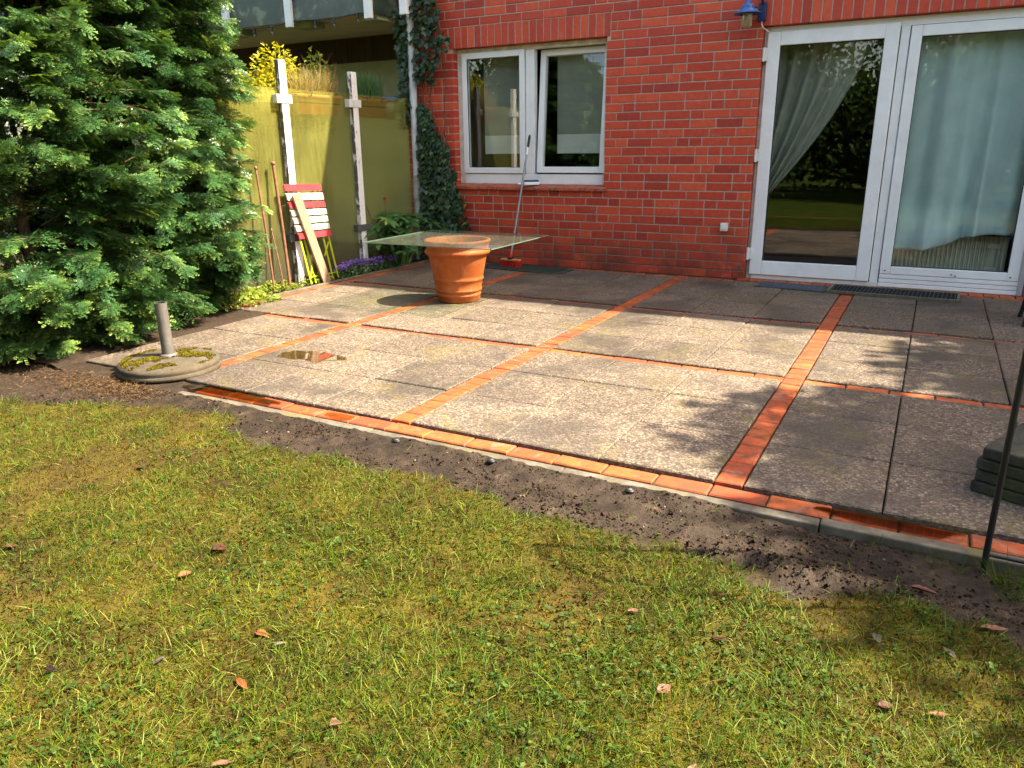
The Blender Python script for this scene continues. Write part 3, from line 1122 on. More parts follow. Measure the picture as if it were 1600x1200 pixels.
# ------------------------------------------------------------------ neighbouring house with balcony
nb = thing('neighbour_house', 'pale neighbouring house with brown boarding under a green glazed balcony', 'house', (-8.0, 1.0, 0))
PALE = plain('pale_plaster', (0.42, 0.40, 0.24), 0.85, 0.12, 4, 0.3)
BRN = Mat('brown_boards', 0.6, 0.3)
_w = BRN.world()
BRN.col(BRN.mix(0.6, BRN.ramp(BRN.attr(), [(0, (0.035, 0.013, 0.008)), (1, (0.065, 0.025, 0.015))]), BRN.ramp(BRN.noise(12, 5, 0.7, BRN.map(_w, (6, 6, 0.5))), [(0.3, 0.6), (0.7, 1.3)]), 'MULTIPLY'))
mb = MB()
mb.box((-6.0, 0.03, -0.1), (2.52, 0.4, 5.4))
mb.build('wall', PALE, nb)
mb = MB()
xx = -6.0
while xx < 2.52:
    mb.box((xx, -0.004 + random.uniform(0, 0.003), 2.36), (min(xx + 0.095, 2.52), 0.028, 2.66))
    xx += 0.1
mb.build('boarding', BRN.m, nb)
mb = MB()
mb.box((-6.0, -1.42, 2.66), (2.44, 0.03, 2.82))
SOFF = plain('balcony_soffit', (0.68, 0.55, 0.41), 0.85, 0.1, 3)
slab = bevel(mb.build('balcony_slab', SOFF, nb), 0.01)
gm = Mat('green_balcony_glass', 0.35, 0.5)
n1 = gm.noise(5.5, 3, 0.55, gm.world(), 0.3)
bk = gm.n('ShaderNodeTexBrick')
bk.inputs['Scale'].default_value = 3.2
bk.inputs['Mortar Size'].default_value = 0.06
bk.inputs['Mortar Smooth'].default_value = 0.8
bk.inputs['Color1'].default_value = (0.15, 0.18, 0.12, 1)
bk.inputs['Color2'].default_value = (0.075, 0.10, 0.075, 1)
bk.inputs['Mortar'].default_value = (0.065, 0.09, 0.065, 1)
cx = gm.n('ShaderNodeCombineXYZ')
sp = gm.n('ShaderNodeSeparateXYZ')
gm.l(gm.world(), sp.inputs[0])
gm.l(sp.outputs[0], cx.inputs[0])
gm.l(sp.outputs[2], cx.inputs[1])
gm.l(cx.outputs[0], bk.inputs['Vector'])
gm.col(gm.ramp(n1, [(0.42, (0.030, 0.045, 0.030)), (0.56, (0.052, 0.070, 0.046)), (0.64, (0.14, 0.16, 0.10))]))  # pale blotches painted in for reflections on the panels
mb = MB()
mb.box((-6.0, -1.475, 2.64), (2.50, -1.462, 3.6))
mb.box((2.487, -1.4615, 2.64), (2.50, -0.98, 3.6))
mb.build('balcony_panel', gm.m, nb)
for xp in (-2.2, 0.35, 1.345, 2.47, 2.86):
    mb = MB()
    y = -1.50 if xp < 2.6 else -1.40
    mb.box((xp - 0.045, y - 0.03, 2.58 if xp < 2.6 else 2.60), (xp + 0.045, y + 0.02, 3.7))
    bevel(mb.build('post', WHITE, nb), 0.006)
BPL = plain('bracket_plate', (0.36, 0.37, 0.24), 0.6, 0.15, 8)
for (xa, zc) in ((0.15, 2.645), (1.25, 2.645), (2.2, 2.645)):
    mb = MB()
    M = Matrix.Translation((xa, -1.2, zc)) @ Matrix.Rotation(R(-4), 4, 'Z')
    mb.box((0, -0.12, -0.05), (0.27, 0.10, 0.012), 0, None, M)
    bevel(mb.build('bracket', BPL, nb), 0.005)

t = thing('string_light', 'black string of small lights drooping under the balcony edge', 'string light', (-6.6, -0.46, 2.62))
P = [(-7.75, 2.66), (-7.55, 2.625), (-7.24, 2.615), (-6.96, 2.615), (-6.64, 2.64), (-6.50, 2.645), (-6.30, 2.63), (-6.03, 2.625), (-5.85, 2.635), (-5.70, 2.65), (-5.55, 2.64), (-5.46, 2.58)]
mb = MB()
mb.tube([(x + 6.6, -0.03 + 0.015 * (i % 2), z - 2.62) for i, (x, z) in enumerate(P)], 0.006, 6)
BLK = plain('black_plastic', (0.014, 0.014, 0.015), 0.45, 0.2, 20)
mb.build('cord', BLK, t)
for (x, z) in ((-7.24, 2.615), (-6.96, 2.615), (-6.30, 2.63), (-6.03, 2.625), (-5.70, 2.65)):
    mb = MB()
    mb.tube([(x + 6.6, -0.02, z - 2.62), (x + 6.605, -0.025, z - 2.67)], 0.014, 8)
    b = mb.build('socket', BLK, t)
    mb = MB()
    mb.lathe([(0.008, 0), (0.014, -0.012), (0.013, -0.03), (0, -0.042)], 10, c=(x + 6.605, -0.025, z - 2.67))
    mb.build('bulb', GLASS, b)

# ------------------------------------------------------------------ frosted glass screen with peeling white posts
SX = -5.36


def m_frost():
    m = Mat('frosted_rain_glass', 0.35, 0.5)
    w = m.world()
    streak = m.noise(5.5, 5, 0.85, m.map(w, (9, 9, 0.7)))
    blot = m.noise(1.6, 4, 0.6, w)
    c = m.ramp(m.math('ADD', m.math('MULTIPLY', streak, 0.55), m.math('MULTIPLY', blot, 0.45)), [(0.36, (0.1851, 0.1785, 0.0424)), (0.5, (0.3967, 0.3769, 0.0908)), (0.62, (0.6348, 0.6083, 0.1815))])
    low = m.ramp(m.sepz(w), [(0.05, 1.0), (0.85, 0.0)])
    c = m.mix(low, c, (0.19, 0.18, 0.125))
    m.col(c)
    tl = m.n('ShaderNodeBsdfTranslucent')
    m.l(c, tl.inputs[0])
    rf = m.n('ShaderNodeBsdfRefraction')
    rf.inputs['IOR'].default_value = 1.12
    rf.inputs['Roughness'].default_value = 0.15
    rf.inputs[0].default_value = (0.95, 0.94, 0.74, 1)
    tp = m.n('ShaderNodeBsdfTransparent')
    tp.inputs[0].default_value = (0.95, 0.94, 0.72, 1)
    m1, m2, m3 = m.n('ShaderNodeMixShader'), m.n('ShaderNodeMixShader'), m.n('ShaderNodeMixShader')
    m1.inputs[0].default_value = 0.25
    m.l(m.b.outputs[0], m1.inputs[1])
    m.l(tl.outputs[0], m1.inputs[2])
    m2.inputs[0].default_value = 0.35
    m.l(rf.outputs[0], m2.inputs[1])
    m.l(tp.outputs[0], m2.inputs[2])
    m2.inputs[0].default_value = 0.52
    m3.inputs[0].default_value = 0.76
    m.l(m1.outputs[0], m3.inputs[1])
    m.l(m2.outputs[0], m3.inputs[2])
    m.l(m3.outputs[0], m.t.nodes['Material Output'].inputs[0])
    bp = m.n('ShaderNodeBump')
    bp.inputs['Strength'].default_value = 0.5
    bp.inputs['Distance'].default_value = 0.004
    m.l(m.noise(26, 4, 0.7, m.map(w, (5, 5, 0.9))), bp.inputs['Height'])
    for nd in (m.b, rf): m.l(bp.outputs[0], nd.inputs['Normal'])
    return m.m


def m_peel():
    m = Mat('peeling_white_paint', 0.6, 0.3)
    w = m.world()
    n = m.noise(14, 7, 0.75, m.map(w, (1, 1, 0.45)), 0.4)
    x = m.noise(60, 4, 0.7, w)
    nz = m.n('ShaderNodeNewGeometry')
    s = m.n('ShaderNodeSeparateXYZ')
    m.l(nz.outputs['Normal'], s.inputs[0])
    side = m.ramp(m.math('MULTIPLY', s.outputs[1], -1.0), [(0.5, 0.0), (0.9, 0.14)])      # paint is worn most on the weather side
    k = m.ramp(m.math('ADD', n, side), [(0.60, 0.0), (0.63, 1.0)])
    base = m.ramp(x, [(0.3, (0.66, 0.65, 0.60)), (0.7, (0.78, 0.77, 0.74))])
    m.col(m.mix(k, base, m.ramp(x, [(0.35, (0.06, 0.06, 0.065)), (0.6, (0.15, 0.12, 0.10)), (0.75, (0.20, 0.09, 0.04))])))
    m.bump(k, 0.4, -0.002)
    return m.m


FROST, PEEL = m_frost(), m_peel()
sc = thing('glass_screen', 'yellowish frosted glass privacy screen on peeling white posts', 'screen', (SX, -2.0, 0))
for (ya, yb) in ((-1.5, -0.105), (-0.085, 0.875), (0.895, 1.88)):
    mb = MB()
    mb.box((-0.004, ya + 0.01, 0.06), (0.004, yb - 0.01, 1.795))
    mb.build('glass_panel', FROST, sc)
GCL = plain('clamp_plastic', (0.60, 0.60, 0.56), 0.5, 0.1, 12)
GCD = plain('dark_clamp', (0.08, 0.08, 0.075), 0.6, 0.2, 20)
for (yp, h) in ((-0.085, 2.03), (0.90, 2.00), (1.93, 1.25)):
    mb = MB()
    if yp < 1.5: mb.box((0.012, yp - 0.042, -0.02), (0.062, yp + 0.042, h))
    else: mb.box((0.012, yp - 0.02, -0.02), (0.035, yp + 0.02, h))
    po = bevel(mb.build('post', PEEL, sc), 0.003)
    if yp < 1.5:
        for (z, mt) in ((1.70, GCL), (0.46, GCD)):
            mb = MB()
            mb.box((0.008, yp - 0.105, z - 0.038), (0.068, yp - 0.0425, z + 0.038))
            mb.box((0.008, yp + 0.0425, z - 0.038), (0.068, yp + 0.085, z + 0.038))
            mb.box((0.063, yp - 0.042, z - 0.036), (0.071, yp + 0.042, z + 0.036))
            bevel(mb.build('clamp', mt, po), 0.006)

# terracotta window boxes hooked on the back of the screen
TERP = plain('terracotta_plastic', (0.62, 0.19, 0.085), 0.6, 0.12, 9, 0.1)
BOXES = []
for (yc, lab) in ((-1.50, 'pale terracotta window box behind the glass, between the two tall posts'), (-0.68, 'darker terracotta window box behind the glass beside the downpipe')):
    t = thing('window_box', lab, 'planter', (SX - 0.13, yc, 1.585), 0, 'window boxes hung behind the glass screen')
    hl = 0.30 if yc < -1 else 0.24
    mb = MB()
    w0, w1 = 0.06, 0.08
    vs = [(-w0, -hl + 0.02, 0), (w0, -hl + 0.02, 0), (w0, hl - 0.02, 0), (-w0, hl - 0.02, 0), (-w1, -hl, 0.15), (w1, -hl, 0.15), (w1, hl, 0.15), (-w1, hl, 0.15)]
    mb.add(vs, [(0, 3, 2, 1), (0, 1, 5, 4), (1, 2, 6, 5), (2, 3, 7, 6), (3, 0, 4, 7)])
    mb.build('trough', TERP, t)
    mb = MB()
    frame = ((-0.092, -hl - 0.012, 0.15), (-0.07, hl + 0.012, 0.182)), ((0.07, -hl - 0.012, 0.15), (0.092, hl + 0.012, 0.182)), ((-0.07, -hl - 0.012, 0.15), (0.07, -hl + 0.01, 0.182)), ((-0.07, hl - 0.01, 0.15), (0.07, hl + 0.012, 0.182))
    for a, b in frame: mb.box(a, b)
    bevel(mb.build('rim', TERP, t), 0.005)
    mb = MB()
    mb.box((-0.075, -hl + 0.005, 0.10), (0.075, hl - 0.005, 0.16))
    mb.build('earth', JNT, t)
    for yy in (-hl * 0.5, hl * 0.5):
        mb = MB()
        mb.bar((0.02, yy, 0.19), (0.125, yy, 0.215), 0.02, 0.006)
        mb.bar((0.125, yy, 0.215), (0.105, yy, 0.15), 0.02, 0.006)
        mb.build('hook', GCD, t)
    BOXES.append((yc, hl))
t = thing('bucket', 'small whitish plastic bucket with a blue rim hanging behind the screen corner', 'bucket', (SX - 0.13, -0.30, 1.57))
mb = MB()
mb.lathe([(0.0, 0.0), (0.065, 0.0), (0.085, 0.19), (0.080, 0.19), (0.06, 0.01)], 24)
mb.build('tub', plain('whitish_plastic', (0.55, 0.55, 0.50), 0.5, 0.1, 12), t)
mb = MB()
mb.lathe([(0.084, 0.185), (0.097, 0.19), (0.097, 0.225), (0.086, 0.235), (0.08, 0.225)], 24)
mb.build('rim', plain('blue_plastic', (0.03, 0.10, 0.42), 0.4, 0.1, 12), t)
mb = MB()
mb.tube([(0, 0.09, 0.2), (0.02, 0.08, 0.10), (0.05, 0.03, 0.05), (0.05, -0.03, 0.05), (0.02, -0.08, 0.10), (0, -0.09, 0.2)], 0.004, 6)
mb.build('handle', WHITE, t)

# ------------------------------------------------------------------ folding chair, plank and rods leaning on the screen
FR = plain('lime_enamel', (0.42, 0.48, 0.02), 0.4, 0.12, 18)
RED = plain('red_slat_paint', (0.50, 0.04, 0.05), 0.45, 0.12, 20)
WHS = plain('white_slat_paint', (0.50, 0.47, 0.38), 0.5, 0.08, 20)
TL, TR_, BL_, BR_ = Vector((-5.285, -2.235, 0.955)), Vector((-5.285, -1.755, 0.935)), Vector((-5.205, -2.065, 0.01)), Vector((-5.205, -1.66, 0.01))
t = thing('folding_chair', 'folded garden chair with red and white slats and lime green legs', 'chair', (-5.22, -1.9, 0))
O = Vector((-5.22, -1.9, 0))


def ch(u, v, d=0.0):
    a = TL.lerp(TR_, u)
    b = BL_.lerp(BR_, u)
    return a.lerp(b, v) - O + Vector((d, 0, 0))


rows = [(0.00, 0.058, RED), (0.088, 0.150, WHS), (0.174, 0.226, RED), (0.250, 0.302, WHS), (0.326, 0.378, WHS), (0.402, 0.454, WHS), (0.478, 0.53, RED)]
for i, (va, vb, mt) in enumerate(rows):
    mb = MB()
    for (da, db) in ((0.012, 0.026),):
        u0, u1 = (-0.02, 1.0) if i < 6 else (0.0, 1.0)
        q = [ch(u0, va, da), ch(u1, va, da), ch(u1, vb, da), ch(u0, vb, da), ch(u0, va, db), ch(u1, va, db), ch(u1, vb, db), ch(u0, vb, db)]
        mb.add(q, [(0, 3, 2, 1)[::-1], (4, 5, 6, 7)[::-1], (0, 1, 5, 4), (1, 2, 6, 5), (2, 3, 7, 6), (3, 0, 4, 7)])
    bevel(mb.build('slat', mt, t), 0.003)
for (u0, u1, d, v0) in ((0.10, 0.02, 0.0, 0.0), (0.22, 0.20, -0.012, 0.03), (0.80, 0.82, -0.012, 0.03), (0.93, 0.985, 0.0, 0.0)):
    mb = MB()
    mb.bar(ch(u0, v0 + 0.02, d), ch(u1, 1.0, d), 0.020, 0.007, 0, (1, 0, 0))
    bevel(mb.build('leg', FR, t), 0.002)
mb = MB()
mb.tube([ch(0.03, 0.93, -0.004), ch(0.97, 0.93, -0.004)], 0.006, 8)
mb.tube([ch(0.20, 0.97, -0.016), ch(0.82, 0.97, -0.016)], 0.006, 8)
mb.bar(ch(0.70, 0.74, -0.006), ch(0.93, 0.60, -0.006), 0.014, 0.006, 0, (1, 0, 0))
mb.bar(ch(0.08, 0.92, -0.006), ch(0.22, 0.80, -0.006), 0.014, 0.006, 0, (1, 0, 0))
mb.build('stretcher', FR, t)

WOOD = Mat('bare_wood', 0.65, 0.3)
_v = WOOD.map(WOOD.pos(), (14, 14, 1.1))
WOOD.col(WOOD.ramp(WOOD.noise(5, 6, 0.7, _v, 0.4), [(0.3, (0.22, 0.125, 0.075)), (0.55, (0.34, 0.21, 0.135)), (0.75, (0.40, 0.27, 0.185))]))
WOOD.bump(WOOD.noise(9, 4, 0.6, _v), 0.3, 0.003)
t = thing('wooden_plank', 'bare wooden plank leaning in front of the folded garden chair', 'plank', (-5.17, -1.89, 0))
mb = MB()
A, B = Vector((-5.225, -2.14, 0.865)) - Vector((-5.17, -1.89, 0)), Vector((-0.005, 0.02, 0.0))
mb.bar(A, B, 0.022, 0.105, 0, (0, 1, 0))
bevel(mb.build('board', WOOD.m, t), 0.004)
for q in (A + Vector((0.013, 0.01, -0.05)), B + Vector((0.011, 0, 0.07))):
    mb = MB()
    mb.tube([q, q + Vector((0.004, 0, 0))], 0.006, 8)
    mb.build('nail', GCD, t)

COP = plain('rusty_brown_rod', (0.21, 0.09, 0.05), 0.55, 0.35, 30, 0.3)
for (a, b, r, lab) in (((-5.29, -2.32, 1.135), (-5.20, -2.345, 0.0), 0.014, 'tall brown metal rod with a rounded tip, nearest the left post'),
                       ((-5.29, -2.53, 1.10), (-5.20, -2.545, 0.0), 0.010, 'rust red rod half hidden by the conifer branches'),
                       ((-5.29, -2.42, 0.55), (-5.18, -2.44, 0.0), 0.006, 'short thin cane between the two taller rods')):
    t = thing('garden_rod', lab, 'rod', b, 0, 'rods leaning on the screen')
    d = Vector(a) - Vector(b)
    mb = MB()
    mb.tube([(0, 0, 0), d * 0.5 + Vector((0.004, 0.004, 0)), d], r, 10)
    mb.build('shaft', COP, t)
    mb = MB()
    mb.lathe([(0, -0.01), (r * 1.1, -0.008), (r * 1.45, 0.008), (r * 1.1, 0.022), (0, 0.026)], 10, c=tuple(d))
    mb.build('tip', COP, t)

# ------------------------------------------------------------------ flower pot and glass top
TER = Mat('terracotta', 0.6, 0.35)
_w = TER.world()
c_ = TER.ramp(TER.noise(5, 6, 0.7, _w), [(0.3, (0.30, 0.060, 0.011)), (0.55, (0.37, 0.085, 0.015)), (0.75, (0.43, 0.12, 0.026))])
c_ = TER.mix(TER.ramp(TER.noise(11, 6, 0.75, _w), [(0.52, 0.0), (0.72, 0.4)]), c_, (0.42, 0.27, 0.18))
TER.col(c_)
TER.bump(TER.noise(70, 4, 0.7, _w), 0.25, 0.003)
pot = thing('flower_pot', 'large ribbed terracotta flower pot carrying a square glass top', 'pot', (-3.50, -2.08, 0.002))
prof = [(0.0, 0.0), (0.176, 0.0), (0.184, 0.008), (0.186, 0.045), (0.193, 0.052), (0.1935, 0.062), (0.188, 0.068), (0.192, 0.082), (0.201, 0.090), (0.202, 0.100), (0.196, 0.107),
        (0.208, 0.168), (0.216, 0.176), (0.218, 0.188), (0.212, 0.196), (0.217, 0.215), (0.246, 0.36), (0.250, 0.372), (0.268, 0.380), (0.278, 0.394), (0.276, 0.410), (0.264, 0.420), (0.262, 0.435),
        (0.272, 0.465), (0.284, 0.478), (0.286, 0.488), (0.278, 0.494), (0.255, 0.494), (0.246, 0.485), (0.236, 0.40), (0.20, 0.20), (0.17, 0.05), (0.0, 0.05)]
mb = MB()
mb.lathe([(r, z * 1.055) for r, z in prof], 72)
mb.build('body', TER.m, pot)
mb = MB()
mb.lathe([(0.168, 0.058), (0.0, 0.062)], 40)
mb.build('earth', JNT, pot)

GT = m_glass('green_table_glass', (0.90, 0.955, 0.90), 0.55, 0.03, 0.03)
GE = Mat('glass_edge', 0.2, 0.6)
GE.col((0.20, 0.34, 0.24))
GE.b.inputs['Transmission Weight'].default_value = 0.5
gt = thing('glass_tabletop', 'square clear glass tabletop lying on the terracotta flower pot', 'tabletop', (-3.475, -2.105, 0.5245), R(1.5))
mb = MB()
hx, hy, th_ = 0.60, 0.525, 0.006
mb.add([(-hx, -hy, 0), (hx, -hy, 0), (hx, hy, 0), (-hx, hy, 0), (-hx, -hy, th_), (hx, -hy, th_), (hx, hy, th_), (-hx, hy, th_)], [(0, 3, 2, 1), (4, 5, 6, 7)], 0)
mb.build('sheet', GT, gt)
mb = MB()
frame_edges = (((-hx, -hy - 0.002, 0), (hx, -hy, th_)), ((-hx, hy, 0), (hx, hy + 0.002, th_)), ((-hx - 0.002, -hy, 0), (-hx, hy, th_)), ((hx, -hy, 0), (hx + 0.002, hy, th_)))
for a, b in frame_edges: mb.box(a, b)
mb.build('edge', GE.m, gt)

# ------------------------------------------------------------------ broom, cleaning pad, mats
t = thing('rubber_mat', 'dark green rubber mat on the paving under the red broom', 'mat', (-3.80, -0.26, 0), R(-5))
GRM = plain('dark_green_rubber', (0.030, 0.045, 0.036), 0.5, 0.25, 12, 0.2)
mb = MB()
mb.prism([(-0.52, -0.19), (0.44, -0.19), (0.52, -0.10), (0.52, 0.17), (-0.52, 0.17)], 0.001, 0.012)
bevel(mb.build('sheet', GRM, t), 0.004)
mb = MB()
for k in range(9):
    mb.box((-0.48, -0.15 + k * 0.035, 0.012), (0.46, -0.14 + k * 0.035, 0.0145))
mb.build('rib', GRM, t)
br = thing('broom', 'red bristled broom on a grey pole leaning against the window', 'broom', (-3.985, -0.25, 0.014), R(-6))
BW = plain('broom_wood', (0.55, 0.22, 0.07), 0.5, 0.15, 25)
mb = MB()
mb.box((-0.12, -0.028, 0.062), (-0.022, 0.028, 0.082))
mb.box((0.022, -0.028, 0.062), (0.12, 0.028, 0.082))
mb.box((-0.021, -0.024, 0.062), (0.021, 0.024, 0.080))
bevel(mb.build('block', BW, br), 0.003)
mb = MB()
mb.box((-0.021, -0.031, 0.056), (0.021, 0.031, 0.062))
mb.box((-0.0215, -0.031, 0.0805), (0.0215, 0.031, 0.098))
bevel(mb.build('bracket', BLK, br), 0.003)
I_ = Inst()
N = 900
T = np.stack([RNG.uniform(-0.12, 0.12, N), RNG.uniform(-0.03, 0.03, N), np.full(N, 0.062)], 1)
X = np.stack([T[:, 0] * 0.35 + RNG.normal(0, 0.06, N), T[:, 1] * 2.4 + RNG.normal(0, 0.06, N), -np.ones(N)], 1)
M = frames(X, RNG.normal(0, 1, (N, 3)))
I_.add([(0, -0.002, 0), (0.062, -0.0022, 0), (0.062, 0.0022, 0), (0, 0.002, 0)], [(0, 1, 2, 3)], M, T)
rb = Mat('red_bristle', 0.5, 0.3)
rb.col(rb.ramp(rb.attr(), [(0, (0.35, 0.008, 0.006)), (1, (0.66, 0.03, 0.02))]))
I_.build('bristles', rb.m, br)
top = Vector((0.06, 0.30, 1.372))
b0 = Vector((0.0, 0.0, 0.098))
d = (top - b0).normalized()
mb = MB()
mb.tube([b0, b0 + d * 0.02, b0 + d * 0.05, b0 + d * 0.065], [0.014, 0.018, 0.017, 0.012], 14)
mb.build('socket', plain('red_plastic', (0.60, 0.03, 0.02), 0.35, 0.1, 20), br)
mb = MB()
mb.tube([b0 + d * 0.065, b0 + d * 1.10], 0.011, 12)
mb.build('pole', plain('grey_metal_pole', (0.26, 0.27, 0.29), 0.35, 0.1, 15, 0, 0.5, 0.4), br)
L_ = (top - b0).length
mb = MB()
mb.tube([b0 + d * 1.10, b0 + d * 1.17, b0 + d * 1.18], [0.012, 0.0125, 0.011], 12)
mb.build('collar', WHITE, br)
mb = MB()
mb.tube([b0 + d * 1.18, b0 + d * (L_ - 0.03), b0 + d * (L_ - 0.01), b0 + d * L_], [0.013, 0.014, 0.012, 0.006], 12)
gr = mb.build('grip', BLK, br)

t = thing('cleaning_pad', 'blue and white cleaning pad lying on the brick window sill', 'cleaning pad', (-3.86, 0.005, 0.868), R(38))
mb = MB()
mb.box((-0.085, -0.038, 0.0), (0.085, 0.038, 0.032))
bevel(mb.build('base', WHITE, t), 0.006)
mb = MB()
mb.box((-0.078, -0.032, 0.0325), (0.078, 0.032, 0.052))
bevel(mb.build('pad', plain('dark_blue_foam', (0.02, 0.07, 0.16), 0.7, 0.2, 40, 0.4), t), 0.006)
mb = MB()
mb.tube([(-0.085, 0, 0.012), (-0.15, -0.01, 0.014)], 0.009, 10)
mb.build('handle', WHITE, t)

t = thing('door_mat', 'worn grey blue textile mat left of the black grating by the door', 'mat', (-1.04, -0.235, 0), R(-5))
MAT1 = Mat('grey_blue_fibre', 0.95, 0.1)
MAT1.col(MAT1.ramp(MAT1.noise(60, 5, 0.8), [(0.3, (0.025, 0.028, 0.035)), (0.55, (0.07, 0.085, 0.11)), (0.7, (0.17, 0.18, 0.20))]))
MAT1.bump(MAT1.noise(160, 3, 0.7), 0.8, 0.004)
mb = MB()
mb.box((-0.285, -0.125, 0.004), (0.285, 0.125, 0.014))
bevel(mb.build('pile', MAT1.m, t), 0.004)
mb = MB()
for a, b in (((-0.31, -0.15, 0.001), (0.31, -0.1255, 0.01)), ((-0.31, 0.1255, 0.001), (0.31, 0.15, 0.01)), ((-0.31, -0.125, 0.001), (-0.2855, 0.125, 0.01)), ((0.2855, -0.125, 0.001), (0.31, 0.125, 0.01))): mb.box(a, b)
bevel(mb.build('border', GRM, t), 0.003)

t = thing('boot_grating', 'black boot grating in a brassy frame in front of the fixed door pane', 'grating', (-0.21, -0.255, 0), R(-2.5))
mb = MB()
for a, b in (((-0.51, -0.185, 0.001), (0.51, -0.165, 0.028)), ((-0.51, 0.165, 0.001), (0.51, 0.185, 0.028)), ((-0.51, -0.165, 0.001), (-0.49, 0.165, 0.028)), ((0.49, -0.165, 0.001), (0.51, 0.165, 0.028))): mb.box(a, b)
bevel(mb.build('frame', plain('brassy_frame', (0.11, 0.095, 0.06), 0.5, 0.25, 25, 0.1), t), 0.003)
mb = MB()
for k in range(31):
    x = -0.475 + k * 0.0317
    mb.box((x - 0.0025, -0.164, 0.004), (x + 0.0025, 0.164, 0.025))
for k in range(9):
    y = -0.145 + k * 0.036
    mb.box((-0.489, y - 0.002, 0.006), (0.489, y + 0.002, 0.023))
mb.build('bars', plain('dark_steel', (0.03, 0.032, 0.035), 0.5, 0.3, 30, 0, 0.5, 0.3), t)
mb = MB()
mb.box((-0.489, -0.164, 0.0012), (0.489, 0.164, 0.0035))
mb.build('tray', RUBBER, t)

# ------------------------------------------------------------------ parasol base
pb = thing('parasol_base', 'round mossy concrete parasol base with a bare steel tube', 'parasol base', (-3.93, -4.665, -0.012), R(10))
CB = Mat('mossy_concrete', 0.85, 0.25)
_p = CB.pos()
c_ = CB.ramp(CB.noise(9, 6, 0.7), [(0.3, (0.0360, 0.0281, 0.0182)), (0.55, (0.0720, 0.0592, 0.0410)), (0.75, (0.1188, 0.1021, 0.0760))])
c_ = CB.mix(CB.ramp(CB.noise(6, 5, 0.7), [(0.5, 0.0), (0.68, 0.7)]), c_, (0.07, 0.048, 0.026))
CB.col(c_)
CB.bump(CB.noise(120, 4, 0.7), 0.5, 0.004)
mb = MB()
mb.lathe([(0.0, 0.0), (0.275, 0.0), (0.292, 0.008), (0.296, 0.022), (0.287, 0.034), (0.284, 0.038), (0.290, 0.046), (0.284, 0.064), (0.262, 0.076), (0.20, 0.088), (0.10, 0.094), (0.035, 0.095), (0.0, 0.095)], 72)
mb.build('disc', CB.m, pb)
mb = MB()
mb.tube([(0, 0, 0.09), (-0.004, 0.0, 0.415)], 0.0345, 24, 0, False)
mb.tube([(-0.004, 0, 0.415), (0, 0, 0.2)], 0.030, 24, 1, False)
mb.lathe([(0.0345, 0.0), (0.030, 0.0)], 24, c=(-0.004, 0, 0.415))
mb.lathe([(0.052, 0.094), (0.050, 0.104), (0.036, 0.108)], 24)
mb.build('tube', [plain('grey_steel_tube', (0.13, 0.118, 0.105), 0.5, 0.2, 14, 0.1, 0.5, 0.25), RUBBER], pb)
# moss cushions
I_ = Inst()
pts = []
while len(pts) < 5200:
    a = random.uniform(0, 2 * math.pi)
    r = 0.27 * math.sqrt(random.random())
    x, y = r * math.cos(a), r * math.sin(a)
    kx = noise.noise((x * 9 + 3, y * 9, 1.5)) + 0.5 * noise.noise((x * 24, y * 24, 4))
    if kx > 0.16 - 0.5 * max(0, x - 0.05) + 0.55 * max(0, y) and r > 0.06:
        z = float(np.interp(r, [0, 0.1, 0.2, 0.262, 0.284], [0.095, 0.094, 0.088, 0.076, 0.064]))
        pts.append((x, y, z - 0.001, kx))
A_ = np.array(pts)
N = len(A_)
X = RNG.normal(0, 0.6, (N, 3))
X[:, 2] = np.abs(RNG.normal(0.8, 0.3, N))
M = frames(X, RNG.normal(0, 1, (N, 3))) * RNG.uniform(0.7, 1.5, N)[:, None, None]
I_.add([(0, -0.0022, 0), (0.009, -0.0013, 0.001), (0.009, 0.0013, 0.001), (0, 0.0022, 0)], [(0, 1, 2, 3)], M, A_[:, :3], np.clip(0.25 + A_[:, 3] * 0.8 + RNG.normal(0, 0.2, N), 0, 1))
MOSS = leafmat('moss', [(0.0, (0.06, 0.032, 0.008)), (0.35, (0.10, 0.07, 0.008)), (0.7, (0.14, 0.125, 0.010)), (1.0, (0.20, 0.19, 0.02))], 0.3, 0.8, 0.1)
I_.build('moss', MOSS, pb)

